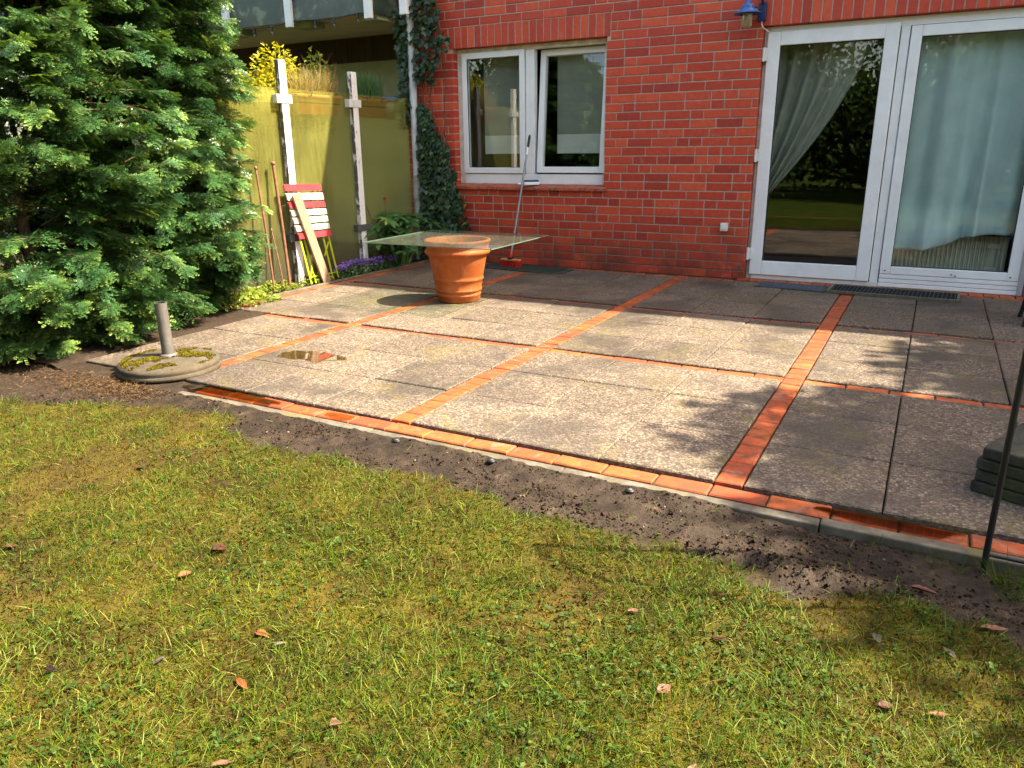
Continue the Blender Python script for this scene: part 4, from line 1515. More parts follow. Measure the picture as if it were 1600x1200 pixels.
# ------------------------------------------------------------------ right edge: stack of stone slabs, black frame, stool
STN = Mat('dark_stone', 0.85, 0.2)
_w = STN.world()
c_ = STN.ramp(STN.noise(12, 6, 0.7, _w), [(0.3, (0.022, 0.022, 0.018)), (0.55, (0.05, 0.048, 0.040)), (0.75, (0.10, 0.095, 0.078))])
STN.col(STN.mix(STN.ramp(STN.noise(5, 4, 0.7, _w), [(0.5, 0), (0.66, 0.6)]), c_, (0.06, 0.065, 0.018)))
STN.bump(STN.noise(60, 6, 0.75, _w), 0.8, 0.008)
ang = math.atan2(-0.385, 0.92)
for k, lab in enumerate(('dark stone slab at the bottom of the stack, right edge of the patio', 'dark stone slab second from the bottom of the stack', 'dark stone slab second from the top of the stack', 'mossy stone slab on top of the stack at the right edge')):
    u = Vector((math.cos(ang), math.sin(ang), 0))
    v = Vector((-math.sin(ang), math.cos(ang), 0))
    o0 = Vector((0.262, -4.447, 0)) + u * (0.006 * (k % 2) + 0.004 * k) + v * random.uniform(-0.004, 0.006)
    mb = MB()
    n = 14
    poly = []
    for (p0, p1) in (((0, 0), (0.5, 0)), ((0.5, 0), (0.5, 0.46)), ((0.5, 0.46), (0, 0.46)), ((0, 0.46), (0, 0))):
        for i in range(n):
            f = i / n
            poly.append((p0[0] + (p1[0] - p0[0]) * f + random.uniform(-0.004, 0.004), p0[1] + (p1[1] - p0[1]) * f + random.uniform(-0.004, 0.004)))
    mb.prism(poly, 0.001, 0.045)
    o = bevel(mb.build('stone_slab', STN.m), 0.007)
    o.location = o0 + Vector((0, 0, 0.047 * k))
    o.rotation_euler.z = ang + random.uniform(-0.02, 0.02)
    tag(o, lab, 'slab', 'stone slabs stacked at the right edge')

t = thing('plant_trellis', 'thin black metal plant trellis standing at the right edge of the kerb', 'trellis', (0.292, -4.985, -0.06))
BM = plain('black_metal', (0.010, 0.010, 0.011), 0.45, 0.2, 30)
for xx in (0.0, 0.75):
    mb = MB()
    mb.tube([(xx, 0, -0.05), (xx + 0.002, 0, 0.8), (xx, 0, 1.75)], 0.0098, 10)
    mb.build('upright', BM, t)
mb = MB()
mb.tube([(0.0, 0, 0.075), (0.75, -0.01, 0.075)], 0.006, 8)
mb.build('crossbar', BM, t)
mb = MB()
mb.tube([(0.0, 0, 1.74), (0.2, 0, 1.9), (0.375, 0, 1.95), (0.55, 0, 1.9), (0.75, 0, 1.74)], 0.0095, 8)
mb.build('arch', BM, t)

t = thing('garden_stool', 'black metal stool cut off by the right frame edge beside the door', 'stool', (0.86, -1.02, 0))
for (dx, dy) in ((-0.15, -0.15), (0.15, -0.15), (0.15, 0.15), (-0.15, 0.15)):
    mb = MB()
    mb.tube([(dx * 1.2, dy * 1.2, 0), (dx * 1.1, dy * 1.1, 0.1), (dx * 0.9, dy * 0.9, 0.36)], [0.014, 0.017, 0.022], 8)
    mb.build('leg', BM, t)
mb = MB()
mb.lathe([(0.0, 0.345), (0.19, 0.345), (0.205, 0.355), (0.205, 0.375), (0.19, 0.385), (0, 0.385)], 28)
mb.build('seat', BM, t)

# small black ground plugs along the kerb
for (x, y, lab) in ((-2.0, -4.985, 'small black plug in the soil, nearest the parasol base'), (-1.50, -4.99, 'small black plug in the soil, the middle of three along the kerb'), (-0.88, -5.0, 'small black plug sunk in pale soil, nearest the stone slabs')):
    q = thing('ground_plug', lab, 'plug', (x, y, -0.035), 0, 'black plugs along the kerb')
    mb = MB()
    mb.lathe([(0.013, -0.03), (0.013, 0.014), (0.018, 0.016), (0.019, 0.024), (0.017, 0.0275), (0.0, 0.028)], 16)
    mb.build('body', BLK, q)
    mb = MB()
    mb.lathe([(0.010, 0.0282), (0.010, 0.0295), (0.0, 0.0295)], 12)
    mb.build('cap', GCD, q)

# ------------------------------------------------------------------ conifers on the left
BARK = Mat('bark', 0.9, 0.15)
BARK.col(BARK.ramp(BARK.noise(18, 6, 0.7), [(0.3, (0.055, 0.032, 0.02)), (0.7, (0.16, 0.10, 0.065))]))
BARK.bump(BARK.noise(40, 5, 0.7), 0.8, 0.01)
NEEDLE = leafmat('yew_needles', [(0.0, (0.0099, 0.0310, 0.0123)), (0.35, (0.0307, 0.0840, 0.0273)), (0.6, (0.0747, 0.1610, 0.0437)), (0.85, (0.1650, 0.2645, 0.0573)), (1.0, (0.2640, 0.3565, 0.0819))], 0.13, 0.30, 0.55, 1.2)


def spray_template(nm=15, nt=7, seed=0):
    """flat conifer spray: a main twig with side twigs, needles as slim leaves; unit length 1 along x"""
    rg = random.Random(seed)
    V, Fq, br = [], [], []

    def zc(x): return -0.22 * x * x

    def quad(p, d, L, w, lift, b):
        n = len(V)
        d = Vector((d[0], d[1], 0)).normalized()
        s = Vector((-d.y, d.x, 0))
        p = Vector(p)
        q = p + d * L + Vector((0, 0, lift))
        m = p + d * (L * 0.45) + Vector((0, 0, lift * 0.7))
        V.extend([tuple(p), tuple(m - s * w), tuple(q), tuple(m + s * w)])
        Fq.append((n, n + 1, n + 2, n + 3))
        br.append(b)

    def twig(p0, ang, L, n, b0, b1):
        d = Vector((math.cos(ang), math.sin(ang), 0))
        p0 = Vector(p0)
        for i in range(n):
            f = (i + 0.6) / n
            p = p0 + d * (L * f)
            p.z = zc(p.x) - 0.10 * abs(p.y)
            b = b0 + (b1 - b0) * f ** 2
            for s in (-1, 1):
                a = ang + s * R(58 - 26 * f + rg.uniform(-10, 10))
                quad(p, (math.cos(a), math.sin(a)), 0.165 * (1 - 0.30 * f) * rg.uniform(0.8, 1.15), 0.032, rg.uniform(-0.02, 0.04), b + rg.uniform(-0.05, 0.05))
        q = p0 + d * L
        q.z = zc(q.x) - 0.10 * abs(q.y)
        quad(q, d, 0.08, 0.013, 0.0, b1)

    twig((0, 0, 0), 0.0, 1.0, nm, 0.0, 0.42)
    for (f, s) in ((0.18, 1), (0.30, -1), (0.46, 1), (0.60, -1)):
        twig((f, 0, zc(f)), s * R(rg.uniform(38, 52)), 0.55 * (1.1 - f * 0.7), nt, 0.0, 0.42)
    return np.array(V), np.array(Fq), np.array(br)


SPR = [spray_template(11, 6, s) for s in range(4)]
SPR_LO = [spray_template(7, 3, 9)]


def conifer(name, label, ax, ay, prof, H, nb_, seed, view=(0.0, -7.5)):
    rg = np.random.default_rng(seed)
    t = thing(name, label, 'conifer', (ax, ay, 0), 0, 'conifers left of the patio')
    zs, rs = [p[0] for p in prof], [p[1] for p in prof]
    lim = MB()
    cone = Inst()
    vx, vy = view[0] - ax, view[1] - ay
    vl = math.hypot(vx, vy)
    for layer in (0, 1):
        n = nb_ if layer == 0 else nb_ // 2
        for i in range(n):
            z = rg.uniform(0.06, H) if rg.random() > 0.15 else rg.uniform(0.04, 0.5)
            ph = rg.uniform(0, 2 * math.pi)
            dx, dy = math.cos(ph), math.sin(ph)
            face = (dx * vx + dy * vy) / vl
            sunf = dx * SUN.x + dy * SUN.y
            if max(face, sunf) < -0.1 and rg.random() > 0.45: continue
            lump = noise.noise((dx * 1.7 + ax, dy * 1.7 + ay, z * 1.5)) + 0.6 * noise.noise((dx * 4 + ax, dy * 4, z * 3.2 + 3))
            r = float(np.interp(z, zs, rs)) * (0.97 + 0.26 * lump)
            if layer: r *= 0.68
            # gaps between pads of foliage
            if layer == 0 and noise.noise((dx * 3.1 + 5, dy * 3.1 + ay, z * 2.6)) < -0.25: continue
            r *= rg.uniform(0.86, 1.06)
            L = min(0.62, r * 0.8) * rg.uniform(0.8, 1.2)
            sw = rg.uniform(-0.5, 0.5)
            ox, oy = math.cos(ph + sw), math.sin(ph + sw)
            tip = Vector((dx * r, dy * r, z))
            base = tip - Vector((ox, oy, 0)) * L - Vector((0, 0, L * rg.uniform(-0.15, 0.45)))
            mid = base.lerp(tip, 0.55) + Vector((0, 0, 0.10 * L + 0.03))
            pts = [base.lerp(mid, f).lerp(mid.lerp(tip, f), f) for f in (0, 0.25, 0.5, 0.75, 1.0)]
            if layer == 0: lim.tube(pts, [0.006, 0.005, 0.004, 0.003, 0.0015], 4, 0, False)
            ns = 21 if layer == 0 else 9
            fresh = rg.uniform(0.0, 0.34) + (0.26 if rg.random() < 0.22 else 0)
            X, T = [], []
            for k in range(ns):
                f = 0.25 + 0.75 * (k + 0.5) / ns
                j = min(3, int(f * 4))
                q = pts[j].lerp(pts[j + 1], f * 4 - j)
                d = (pts[min(4, j + 1)] - pts[j]).normalized()
                s = Vector((-d.y, d.x, 0)).normalized() * (1 if k % 2 else -1)
                spread = 0.95 * (1 - f) + 0.25
                v = d * (1 - 0.35 * spread) + s * spread + Vector((rg.normal(0, 0.16), rg.normal(0, 0.16), rg.normal(-0.06, 0.18)))
                X.append(v)
                T.append(q)
            X, T = np.array(X), np.array(T)
            U = np.stack([rg.normal(0, 0.6, ns) + 0.5 * dx, rg.normal(0, 0.6, ns) + 0.5 * dy, np.ones(ns)], 1)
            M = frames(X, U) * (rg.uniform(0.085, 0.15, ns) * (1.0 if layer == 0 else 1.4))[:, None, None]
            tv, tf, tb = (SPR[int(rg.integers(4))] if layer == 0 else SPR_LO[0])
            cone.add(tv, tf, M, T, np.clip(rg.normal(0.26, 0.09, ns) + fresh * 0.5, 0, 0.8), None, None, tb * (0.35 + 1.9 * fresh))
    cone.build('foliage', NEEDLE, t)
    lim.build('twigs', BARK.m, t)
    tk = MB()
    for k in range(5):
        a = k * 1.26 + seed
        b = Vector((0.10 * math.cos(a), 0.10 * math.sin(a), -0.1))
        tk.tube([b, b * 2 + Vector((0, 0, 0.8)), b * 3.2 + Vector((0, 0, 1.6)), b * 3 + Vector((0, 0, H * 0.9))], [0.05, 0.04, 0.03, 0.008], 8)
    for k in range(26):
        a, z = rg.uniform(0, 6.28), rg.uniform(0.3, H * 0.8)
        r = float(np.interp(z, zs, rs)) * 0.62
        tk.tube([(0.12 * math.cos(a), 0.12 * math.sin(a), z - 0.2), (r * 0.5 * math.cos(a), r * 0.5 * math.sin(a), z - 0.02), (r * math.cos(a + 0.2), r * math.sin(a + 0.2), z + 0.06)], [0.018, 0.012, 0.006], 5, 0, False)
    tk.build('trunk', BARK.m, t)
    return t


conifer('yew_tree', 'dense dark green conifer whose right side overlaps the frosted glass screen', -5.55, -3.50,
        [(0, 0.44), (0.15, 0.56), (0.35, 0.72), (0.6, 0.82), (1.1, 0.84), (1.8, 0.78), (2.4, 0.78), (3.0, 0.6), (3.5, 0.3)], 3.5, 1500, 3)
conifer('yew_tree', 'conifer with drooping pale tipped sprays at the left edge of the lawn', -5.56, -4.38,
        [(0, 0.92), (0.2, 1.06), (0.5, 1.12), (1.0, 1.10), (1.7, 0.98), (2.4, 0.80), (3.0, 0.6), (3.4, 0.3)], 3.4, 1400, 8)

# ------------------------------------------------------------------ leaf templates
def leaf_quads(w=0.5, n=3, fold=0.12, droop=0.15):
    """pointed leaf, unit length along x, two quad strips folded along the midrib"""
    prof = [0.0] + [math.sin(math.pi * (i / (n + 0.0)) ** 0.85) for i in range(1, n)] + [0.0]
    V, Fq = [], []
    for i in range(n + 1):
        x = i / n
        h = w / 2 * max(prof[i], 0.06)
        z = -droop * x * x
        V += [(x, -h, z + fold * h * 2), (x, 0, z), (x, h, z + fold * h * 2)]
    for i in range(n):
        a = i * 3
        Fq += [(a, a + 3, a + 4, a + 1), (a + 1, a + 4, a + 5, a + 2)]
    return np.array(V), np.array(Fq)


LF = leaf_quads(0.48, 4)
LNARROW = leaf_quads(0.30, 5, 0.10, 0.30)
BLADE = (np.array([(0, -0.5, 0), (0, 0.5, 0), (0.45, -0.45, 0.05), (0.45, 0.45, 0.05), (0.8, -0.28, 0.0), (0.8, 0.28, 0.0), (1.0, -0.03, -0.08), (1.0, 0.03, -0.08)]), np.array([(0, 2, 3, 1), (2, 4, 5, 3), (4, 6, 7, 5)]))


def scaleM(M, L, W):
    S = np.zeros((len(L), 3, 3))
    S[:, 0, 0] = L
    S[:, 1, 1] = W
    S[:, 2, 2] = L
    return M @ S


def rand_dirs(n, elo, ehi):
    a = RNG.uniform(0, 2 * np.pi, n)
    e = np.radians(RNG.uniform(elo, ehi, n))
    return np.stack([np.cos(a) * np.cos(e), np.sin(a) * np.cos(e), np.sin(e)], 1)


# ------------------------------------------------------------------ ivy
IVYM = leafmat('ivy_leaf', [(0.0, (0.010, 0.024, 0.011)), (0.45, (0.020, 0.046, 0.018)), (0.8, (0.045, 0.085, 0.028)), (1.0, (0.10, 0.16, 0.05))], 0.12, 0.38, 0.4)
IVYY = leafmat('ivy_leaf_yellow', [(0.0, (0.50, 0.20, 0.02)), (1.0, (0.62, 0.46, 0.04))], 0.2, 0.5, 0.3)
iv = thing('ivy', 'dark green ivy climbing the white downpipe and the brick wall', 'ivy', (-5.25, -0.02, 0))
ANG = [(-0.05, 0.0), (0.10, -0.34), (0.42, -0.52), (0.52, -0.24), (1.0, 0.0), (0.52, 0.24), (0.42, 0.52), (0.10, 0.34)]
IV = np.array([(0.28, 0, 0.05)] + [(x, y, -0.10 * (abs(y) + max(0, x - 0.4))) for x, y in ANG])
IF = np.array([(0, 1 + i, 1 + (i + 1) % 8) for i in range(8)])
LOW = ([0.0, 0.15, 0.4, 0.8, 1.05, 1.3, 1.5, 1.75], [-5.34, -5.36, -5.37, -5.34, -5.33, -5.33, -5.30, -5.27], [-4.92, -4.72, -4.62, -4.70, -4.80, -4.92, -5.02, -5.16])
pts = []
while len(pts) < 1450:
    z = random.uniform(0.02, 1.75)
    xa, xb = float(np.interp(z, LOW[0], LOW[1])), float(np.interp(z, LOW[0], LOW[2]))
    x = random.uniform(xa - 0.02, xb + 0.05)
    e = min(x - xa, xb - x)
    if e < 0.0 + 0.10 * noise.noise((x * 6, z * 6, 3)): continue
    if z > 0.5 and -5.37 < x < -5.22 and random.random() < 0.82: continue
    if z < 0.85 and x < -5.24 and random.random() < 0.8: continue
    pts.append((x, z, 0.05 + 0.10 * random.random() * min(1, max(0, e) * 6)))
while len(pts) < 2350:                                # beside the pipe under the balcony, and above to its right
    if random.random() < 0.62:
        z = random.uniform(1.95, 3.6)
        xb = -4.90 + 0.09 * noise.noise((1, z * 4, 2)) + (0.09 if 2.25 < z < 2.45 else 0) - 0.10 * max(0, min(1, (2.2 - z) * 5))
        x = random.uniform(-5.25, xb)
        if x < -5.23 and random.random() < 0.5: continue
        pts.append((x, z, 0.05 + 0.09 * random.random()))
    else:
        z = random.uniform(1.5, 2.75)
        wv = 0.16 * (0.55 + 0.5 * noise.noise((3, z * 3, 7)))
        x = random.uniform(-5.36 - wv, -5.33)
        pts.append((x, z, 0.06 + 0.08 * random.random()))
P = np.array(pts)
N = len(P)
X = np.stack([RNG.normal(0, 0.45, N), RNG.normal(-0.35, 0.25, N), -np.ones(N) * RNG.uniform(0.4, 1.1, N)], 1)
U = np.stack([RNG.normal(0, 0.35, N), -np.ones(N), RNG.normal(0.45, 0.3, N)], 1)
M = frames(X, U) * RNG.uniform(0.045, 0.088, N)[:, None, None]
T = np.stack([P[:, 0] + 5.25, -P[:, 2], P[:, 1]], 1)
I_ = Inst()
yel = (RNG.random(N) < 0.002).astype(int)
I_.add(IV, IF, M, T, np.clip(RNG.normal(0.45, 0.22, N), 0, 1), None, yel)
I_.build('leaves', [IVYM, IVYY], iv)
mb = MB()
for k in range(16):
    x = random.uniform(-0.08, 0.3)
    q = [(x, -0.02, 0.0)]
    z = 0
    while z < (1.3 if k < 11 else 2.9):
        z += 0.16
        x += random.uniform(-0.05, 0.045)
        q.append((max(x, 0.0), -0.025 - random.uniform(0, 0.02), z))
    mb.tube(q, 0.006, 5, 0, False)
for k in range(4):
    x = -0.12 - 0.03 * k
    mb.tube([(x, -0.04, 2.9), (x + 0.02, -0.06, 2.4), (x - 0.02, -0.05, 1.9), (x + 0.01, -0.05, 1.6)], 0.004, 5, 0, False)
mb.build('stems', BARK.m, iv)

# ------------------------------------------------------------------ plants in the bed
PG = leafmat('garden_leaf', [(0.0, (0.025, 0.07, 0.02)), (0.5, (0.06, 0.15, 0.04)), (0.8, (0.12, 0.23, 0.07)), (1.0, (0.26, 0.36, 0.06))], 0.3, 0.42, 0.4)
t = thing('leafy_shrub', 'bushy green plant with whorls of long leaves at the foot of the downpipe', 'plant', (-5.18, -0.62, 0))
I_ = Inst()
st = MB()
for k in range(58):
    a = random.uniform(0, 6.28)
    r0 = random.uniform(0.02, 0.10)
    h = random.uniform(0.16, 0.60)
    rr = random.uniform(0.04, 0.38) * (0.55 + 0.6 * (1 - h))
    ty = math.sin(a) * rr * 1.35
    tx = math.cos(a) * rr * 0.7 + 0.06
    top = Vector((max(tx, -0.1), min(ty, 0.5), h))
    st.tube([(r0 * math.cos(a) * 0.5, r0 * math.sin(a), -0.02), (top.x * 0.4, top.y * 0.4, h * 0.6), top], [0.005, 0.004, 0.003], 5, 0, False)
    n = random.choice((5, 6, 7, 7))
    az = np.linspace(0, 2 * np.pi, n, endpoint=False) + random.uniform(0, 6)
    el = RNG.uniform(-0.35, 0.45, n)
    X = np.stack([np.cos(az) + 0.3 * math.cos(a), np.sin(az) + 0.3 * math.sin(a), el], 1)
    U = np.tile(np.array([[0.1, -0.1, 1.0]]), (n, 1)) + RNG.normal(0, 0.15, (n, 3))
    L = RNG.uniform(0.10, 0.165, n)
    I_.add(*LNARROW, scaleM(frames(X, U), L, L * 1.5), np.tile(np.array(top)[None], (n, 1)), np.clip(RNG.normal(0.42 + (0.3 if random.random() < 0.12 else 0), 0.14, n), 0, 1))
I_.build('leaves', PG, t)
st.build('stems', PG, t)

t = thing('red_flower', 'single red flower on a thin stalk in front of the shaded glass', 'flower', (-5.20, -0.85, 0))
mb = MB()
mb.tube([(0, 0, 0), (0.01, 0.0, 0.4), (0.0, 0.01, 0.735)], 0.003, 6)
mb.build('stalk', PG, t)
I_ = Inst()
n = 9
az = np.linspace(0, 2 * np.pi, n, endpoint=False)
X = np.stack([np.cos(az) * 0.55, np.sin(az) * 0.55, np.ones(n)], 1)
I_.add(*LF, scaleM(frames(X, np.stack([-np.cos(az), -np.sin(az), np.full(n, 0.5)], 1)), np.full(n, 0.042), np.full(n, 0.065)), np.tile([[0, 0.01, 0.728]], (n, 1)))
I_.build('petals', leafmat('red_petal', [(0, (0.45, 0.02, 0.03)), (1, (0.70, 0.05, 0.06))], 0.3, 0.5, 0.3), t)

t = thing('cane', 'thin dark cane leaning on the glass left of the leafy plant', 'cane', (-5.20, -0.90, 0))
mb = MB()
mb.tube([(0.02, 0.06, 0.0), (-0.05, -0.05, 0.4), (-0.14, -0.14, 0.77)], 0.0055, 7)
mb.build('shaft', BARK.m, t)
mb = MB()
mb.tube([(-0.14, -0.14, 0.77), (-0.142, -0.142, 0.782)], 0.0075, 7)
mb.build('tip', BARK.m, t)


def leaf_patch(name, label, cat, cx, cy, hx, hy, h, nl, L, mat, wr=1.0, nfl=0, flmat=None, rn=(0.5, 0.2)):
    t = thing(name, label, cat, (cx, cy, 0))
    I_ = Inst()
    x, y = RNG.uniform(-hx, hx, nl), RNG.uniform(-hy, hy, nl)
    e = np.sqrt(np.clip(1 - (x / hx) ** 2 * 0.8 - (y / hy) ** 2 * 0.8, 0.05, 1))
    T = np.stack([x, y, RNG.uniform(0, 1, nl) * e * h + 0.005], 1)
    l = RNG.uniform(0.6, 1.3, nl) * L
    I_.add(*LF, scaleM(frames(rand_dirs(nl, -10, 60), np.stack([RNG.normal(0, 0.5, nl), RNG.normal(0, 0.5, nl), np.ones(nl)], 1)), l, l * wr), T, np.clip(RNG.normal(*rn, nl), 0, 1))
    I_.build('leaves', mat, t)
    if nfl:
        F2 = Inst()
        cl = [(random.uniform(-hx, hx), random.gauss(0.05, 0.42) * hy) for _ in range(14)]
        for k in range(nfl):
            c = random.choice(cl)
            p = (c[0] + random.gauss(0, 0.035), c[1] + random.gauss(0, 0.05), h * random.uniform(0.65, 1.15))
            up = Vector((random.gauss(0.3, 0.5), random.gauss(-0.4, 0.5), 1)).normalized()
            a = up.orthogonal().normalized()
            b = up.cross(a)
            n = 5
            X = np.array([tuple(a * math.cos(6.283 * i / n) + b * math.sin(6.283 * i / n) + up * 0.35) for i in range(n)])
            s = random.uniform(0.010, 0.015)
            F2.add(*LF, scaleM(frames(X, np.tile([tuple(up)], (n, 1))), np.full(n, s), np.full(n, s * 1.3)), np.tile([p], (n, 1)), np.full(n, random.random()))
        F2.build('flowers', flmat, t)
    return t


PUR = leafmat('purple_petal', [(0, (0.12, 0.045, 0.38)), (0.6, (0.22, 0.09, 0.52)), (1, (0.42, 0.22, 0.62))], 0.3, 0.5, 0.3)
YG = leafmat('yellow_green_leaf', [(0.0, (0.06, 0.11, 0.015)), (0.5, (0.14, 0.20, 0.025)), (1.0, (0.32, 0.34, 0.05))], 0.3, 0.45, 0.3)
leaf_patch('bellflower', 'cushion of purple bellflowers at the foot of the glass, right of the chair', 'flowers', -5.235, -1.18, 0.085, 0.50, 0.13, 1100, 0.028, PG, 1.2, 330, PUR, (0.45, 0.2))
leaf_patch('weed_plant', 'low green weeds under the lime legs of the folded chair', 'weeds', -5.26, -1.95, 0.06, 0.22, 0.09, 320, 0.03, YG, 1.1)
leaf_patch('weed_plant', 'low yellow green weeds around the feet of the brown rods', 'weeds', -5.24, -2.55, 0.09, 0.32, 0.10, 420, 0.036, YG, 1.3, 0, None, (0.55, 0.22))
leaf_patch('weed_plant', 'pale green weeds on the paving edge under the right side of the conifer', 'weeds', -5.10, -3.05, 0.20, 0.30, 0.10, 520, 0.045, YG, 1.2, 0, None, (0.5, 0.22))

# ------------------------------------------------------------------ plants behind the screen
YEL = leafmat('yellow_leaf', [(0.0, (0.0900, 0.1274, 0.0120)), (0.4, (0.3060, 0.3038, 0.0150)), (0.8, (0.4680, 0.4312, 0.0250)), (1.0, (0.3060, 0.1470, 0.0200))], 0.4, 0.45, 0.3, 1.3)


def bush(name, label, cat, c, rad, nleaf, L, mat, wr=1.0, trunk_r=0.02, lobes=9, rn=(0.5, 0.22), parts=('leaves', 'stems'), nst=9, spread=0.85, fill=1.0):
    t = thing(name, label, cat, (c[0], c[1], 0))
    cz = c[2]
    st = MB()
    cen = []
    for k in range(lobes):
        d = Vector((random.gauss(0, 1), random.gauss(0, 1), random.gauss(0.25, 0.9))).normalized() * random.uniform(0.25, 1.0) * spread
        cen.append(Vector((d.x * rad[0], d.y * rad[1], d.z * rad[2])))
        tip = cen[-1] + Vector((0, 0, cz))
        st.tube([(random.uniform(-trunk_r, trunk_r), random.uniform(-trunk_r, trunk_r), -0.05), (tip.x * 0.25, tip.y * 0.25, tip.z * 0.5), tip * 0.98], [trunk_r, trunk_r * 0.6, trunk_r * 0.15], 6, 0, False)
    I_ = Inst()
    ci = RNG.integers(0, lobes, nleaf)
    C = np.array([tuple(v) for v in cen])[ci]
    g = RNG.normal(0, 1, (nleaf, 3))
    g /= np.linalg.norm(g, axis=1, keepdims=True)
    off = g * (RNG.random(nleaf) ** 0.5)[:, None] * np.array(rad)[None] * 0.42 * fill
    T = C + off + np.array([[0, 0, cz]])
    X = g + RNG.normal(0, 0.6, (nleaf, 3)) + np.array([[0, 0, -0.2]])
    U = np.stack([RNG.normal(0, 0.6, nleaf), RNG.normal(0, 0.6, nleaf), np.ones(nleaf)], 1)
    l = RNG.uniform(0.65, 1.25, nleaf) * L
    I_.add(*LF, scaleM(frames(X, U), l, l * wr), T, np.clip(RNG.normal(*rn, nleaf), 0, 1))
    I_.build(parts[0], mat, t)
    st.build(parts[1], BARK.m, t)
    return t


bush('yellow_shrub', 'bright yellow leaved shrub showing above the left glass panel', 'shrub', (-5.85, -1.70, 1.80), (0.26, 0.66, 0.42), 5200, 0.048, YEL, 1.0, 0.015, 16, (0.5, 0.2))
bush('green_shrub', 'yellow green shrub behind the glass between the two tall posts', 'shrub', (-5.80, -1.12, 1.80), (0.2, 0.36, 0.36), 1300, 0.05, YG, 1.0, 0.012, 10, (0.6, 0.2))


def blades(name, label, cat, c, hx, hy, n, h, mat, lean=0.25, W=0.004, rn=(0.5, 0.2)):
    t = thing(name, label, cat, c)
    I_ = Inst()
    T = np.stack([RNG.uniform(-hx, hx, n), RNG.uniform(-hy, hy, n), np.zeros(n)], 1)
    X = np.stack([RNG.normal(0, lean, n), RNG.normal(0, lean, n), np.ones(n)], 1)
    I_.add(*BLADE, scaleM(frames(X, RNG.normal(0, 1, (n, 3))), RNG.uniform(0.5, 1.1, n) * h, np.full(n, W)), T, np.clip(RNG.normal(*rn, n), 0, 1))
    I_.build('blades', mat, t)
    return t


STRAW = leafmat('straw_blade', [(0.0, (0.10, 0.14, 0.03)), (0.5, (0.28, 0.24, 0.08)), (0.8, (0.36, 0.19, 0.08)), (1.0, (0.42, 0.36, 0.16))], 0.3, 0.5, 0.3)
b1 = blades('grass_plant', 'wispy straw coloured grass in the window box between the posts', 'grass', (SX - 0.13, -1.48, 1.74), 0.06, 0.27, 620, 0.30, STRAW, 0.35, 0.0035)
b2 = blades('grass_plant', 'dense upright green chives in the window box beside the downpipe', 'herbs', (SX - 0.13, -0.68, 1.74), 0.06, 0.22, 900, 0.30, PG, 0.16, 0.004, (0.45, 0.2))
I_ = Inst()
n = 60
T = np.stack([RNG.uniform(-0.05, 0.05, n), RNG.uniform(-0.25, 0.3, n), np.zeros(n)], 1)
X = np.stack([RNG.normal(0, 0.3, n), RNG.normal(0.1, 0.5, n), np.ones(n)], 1)
I_.add(*BLADE, scaleM(frames(X, RNG.normal(0, 1, (n, 3))), RNG.uniform(0.25, 0.46, n), np.full(n, 0.003)), T, RNG.uniform(0.6, 0.95, n))
I_.build('seed_stalks', STRAW, b1)

HEDGEM = leafmat('hedge_leaf', [(0.0, (0.03, 0.06, 0.012)), (0.5, (0.085, 0.13, 0.02)), (1.0, (0.20, 0.22, 0.03))], 0.35, 0.45, 0.3)
for (x, y, lab) in ((-8.0, -1.2, 'green garden shrub seen blurred through the screen near the house'), (-8.3, -2.9, 'green garden shrub seen blurred through the left glass panel'), (-8.0, -4.7, 'green garden shrub behind the conifers')):
    bush('garden_shrub', lab, 'shrub', (x, y, 0.85), (0.75, 0.95, 0.75), 2600, 0.13, HEDGEM, 1.2, 0.03, 12)

# ------------------------------------------------------------------ trees off to the side and behind the camera: shade and reflections
TLEAF = leafmat('tree_leaf', [(0.0, (0.02, 0.045, 0.010)), (0.5, (0.05, 0.10, 0.018)), (1.0, (0.11, 0.17, 0.03))], 0.35, 0.45, 0.3)


def tree(label, x, y, cz, rad, nleaf, L, lobes=16, tr=0.12, fill=0.9):
    return bush('deciduous_tree', label, 'tree', (x, y, cz), rad, nleaf, L, TLEAF, 1.25, tr, lobes, (0.5, 0.2), ('crown', 'trunk'), 9, 0.9, fill)


tree('leafy tree beside the right end of the house shading the right of the patio', 6.15, -1.85, 5.3, (2.2, 2.0, 1.8), 46000, 0.16, 64)
for (x, y, h, r, lab) in ((-9.5, -11.0, 3.2, 2.6, 'broad dark tree in the garden behind, mirrored in the small window'), (-4.2, -13.0, 3.4, 2.9, 'dark tree in the middle of the garden behind, mirrored in the door glass'),
                          (0.8, -12.5, 3.0, 2.6, 'dark tree behind the camera, mirrored in the right door pane'), (4.6, -11.0, 3.6, 2.8, 'tree at the right of the garden behind the camera')):
    tree(lab, x, y, h, (r, r * 0.8, h * 0.95), 16000, 0.13, 40, 0.16, 1.2)

t = bush('back_hedge', 'long dark hedge closing the garden behind the camera', 'hedge', (-1.0, -16.0, 1.6), (15.0, 0.9, 2.2), 26000, 0.2, TLEAF, 1.3, 0.05, 90, (0.3, 0.15))
bush('back_hedge', 'tall dense hedge far behind the conifers and the glass screen', 'hedge', (-14.0, -4.5, 1.8), (1.2, 6.5, 2.6), 15000, 0.2, HEDGEM, 1.3, 0.05, 60, (0.35, 0.2), fill=1.3)

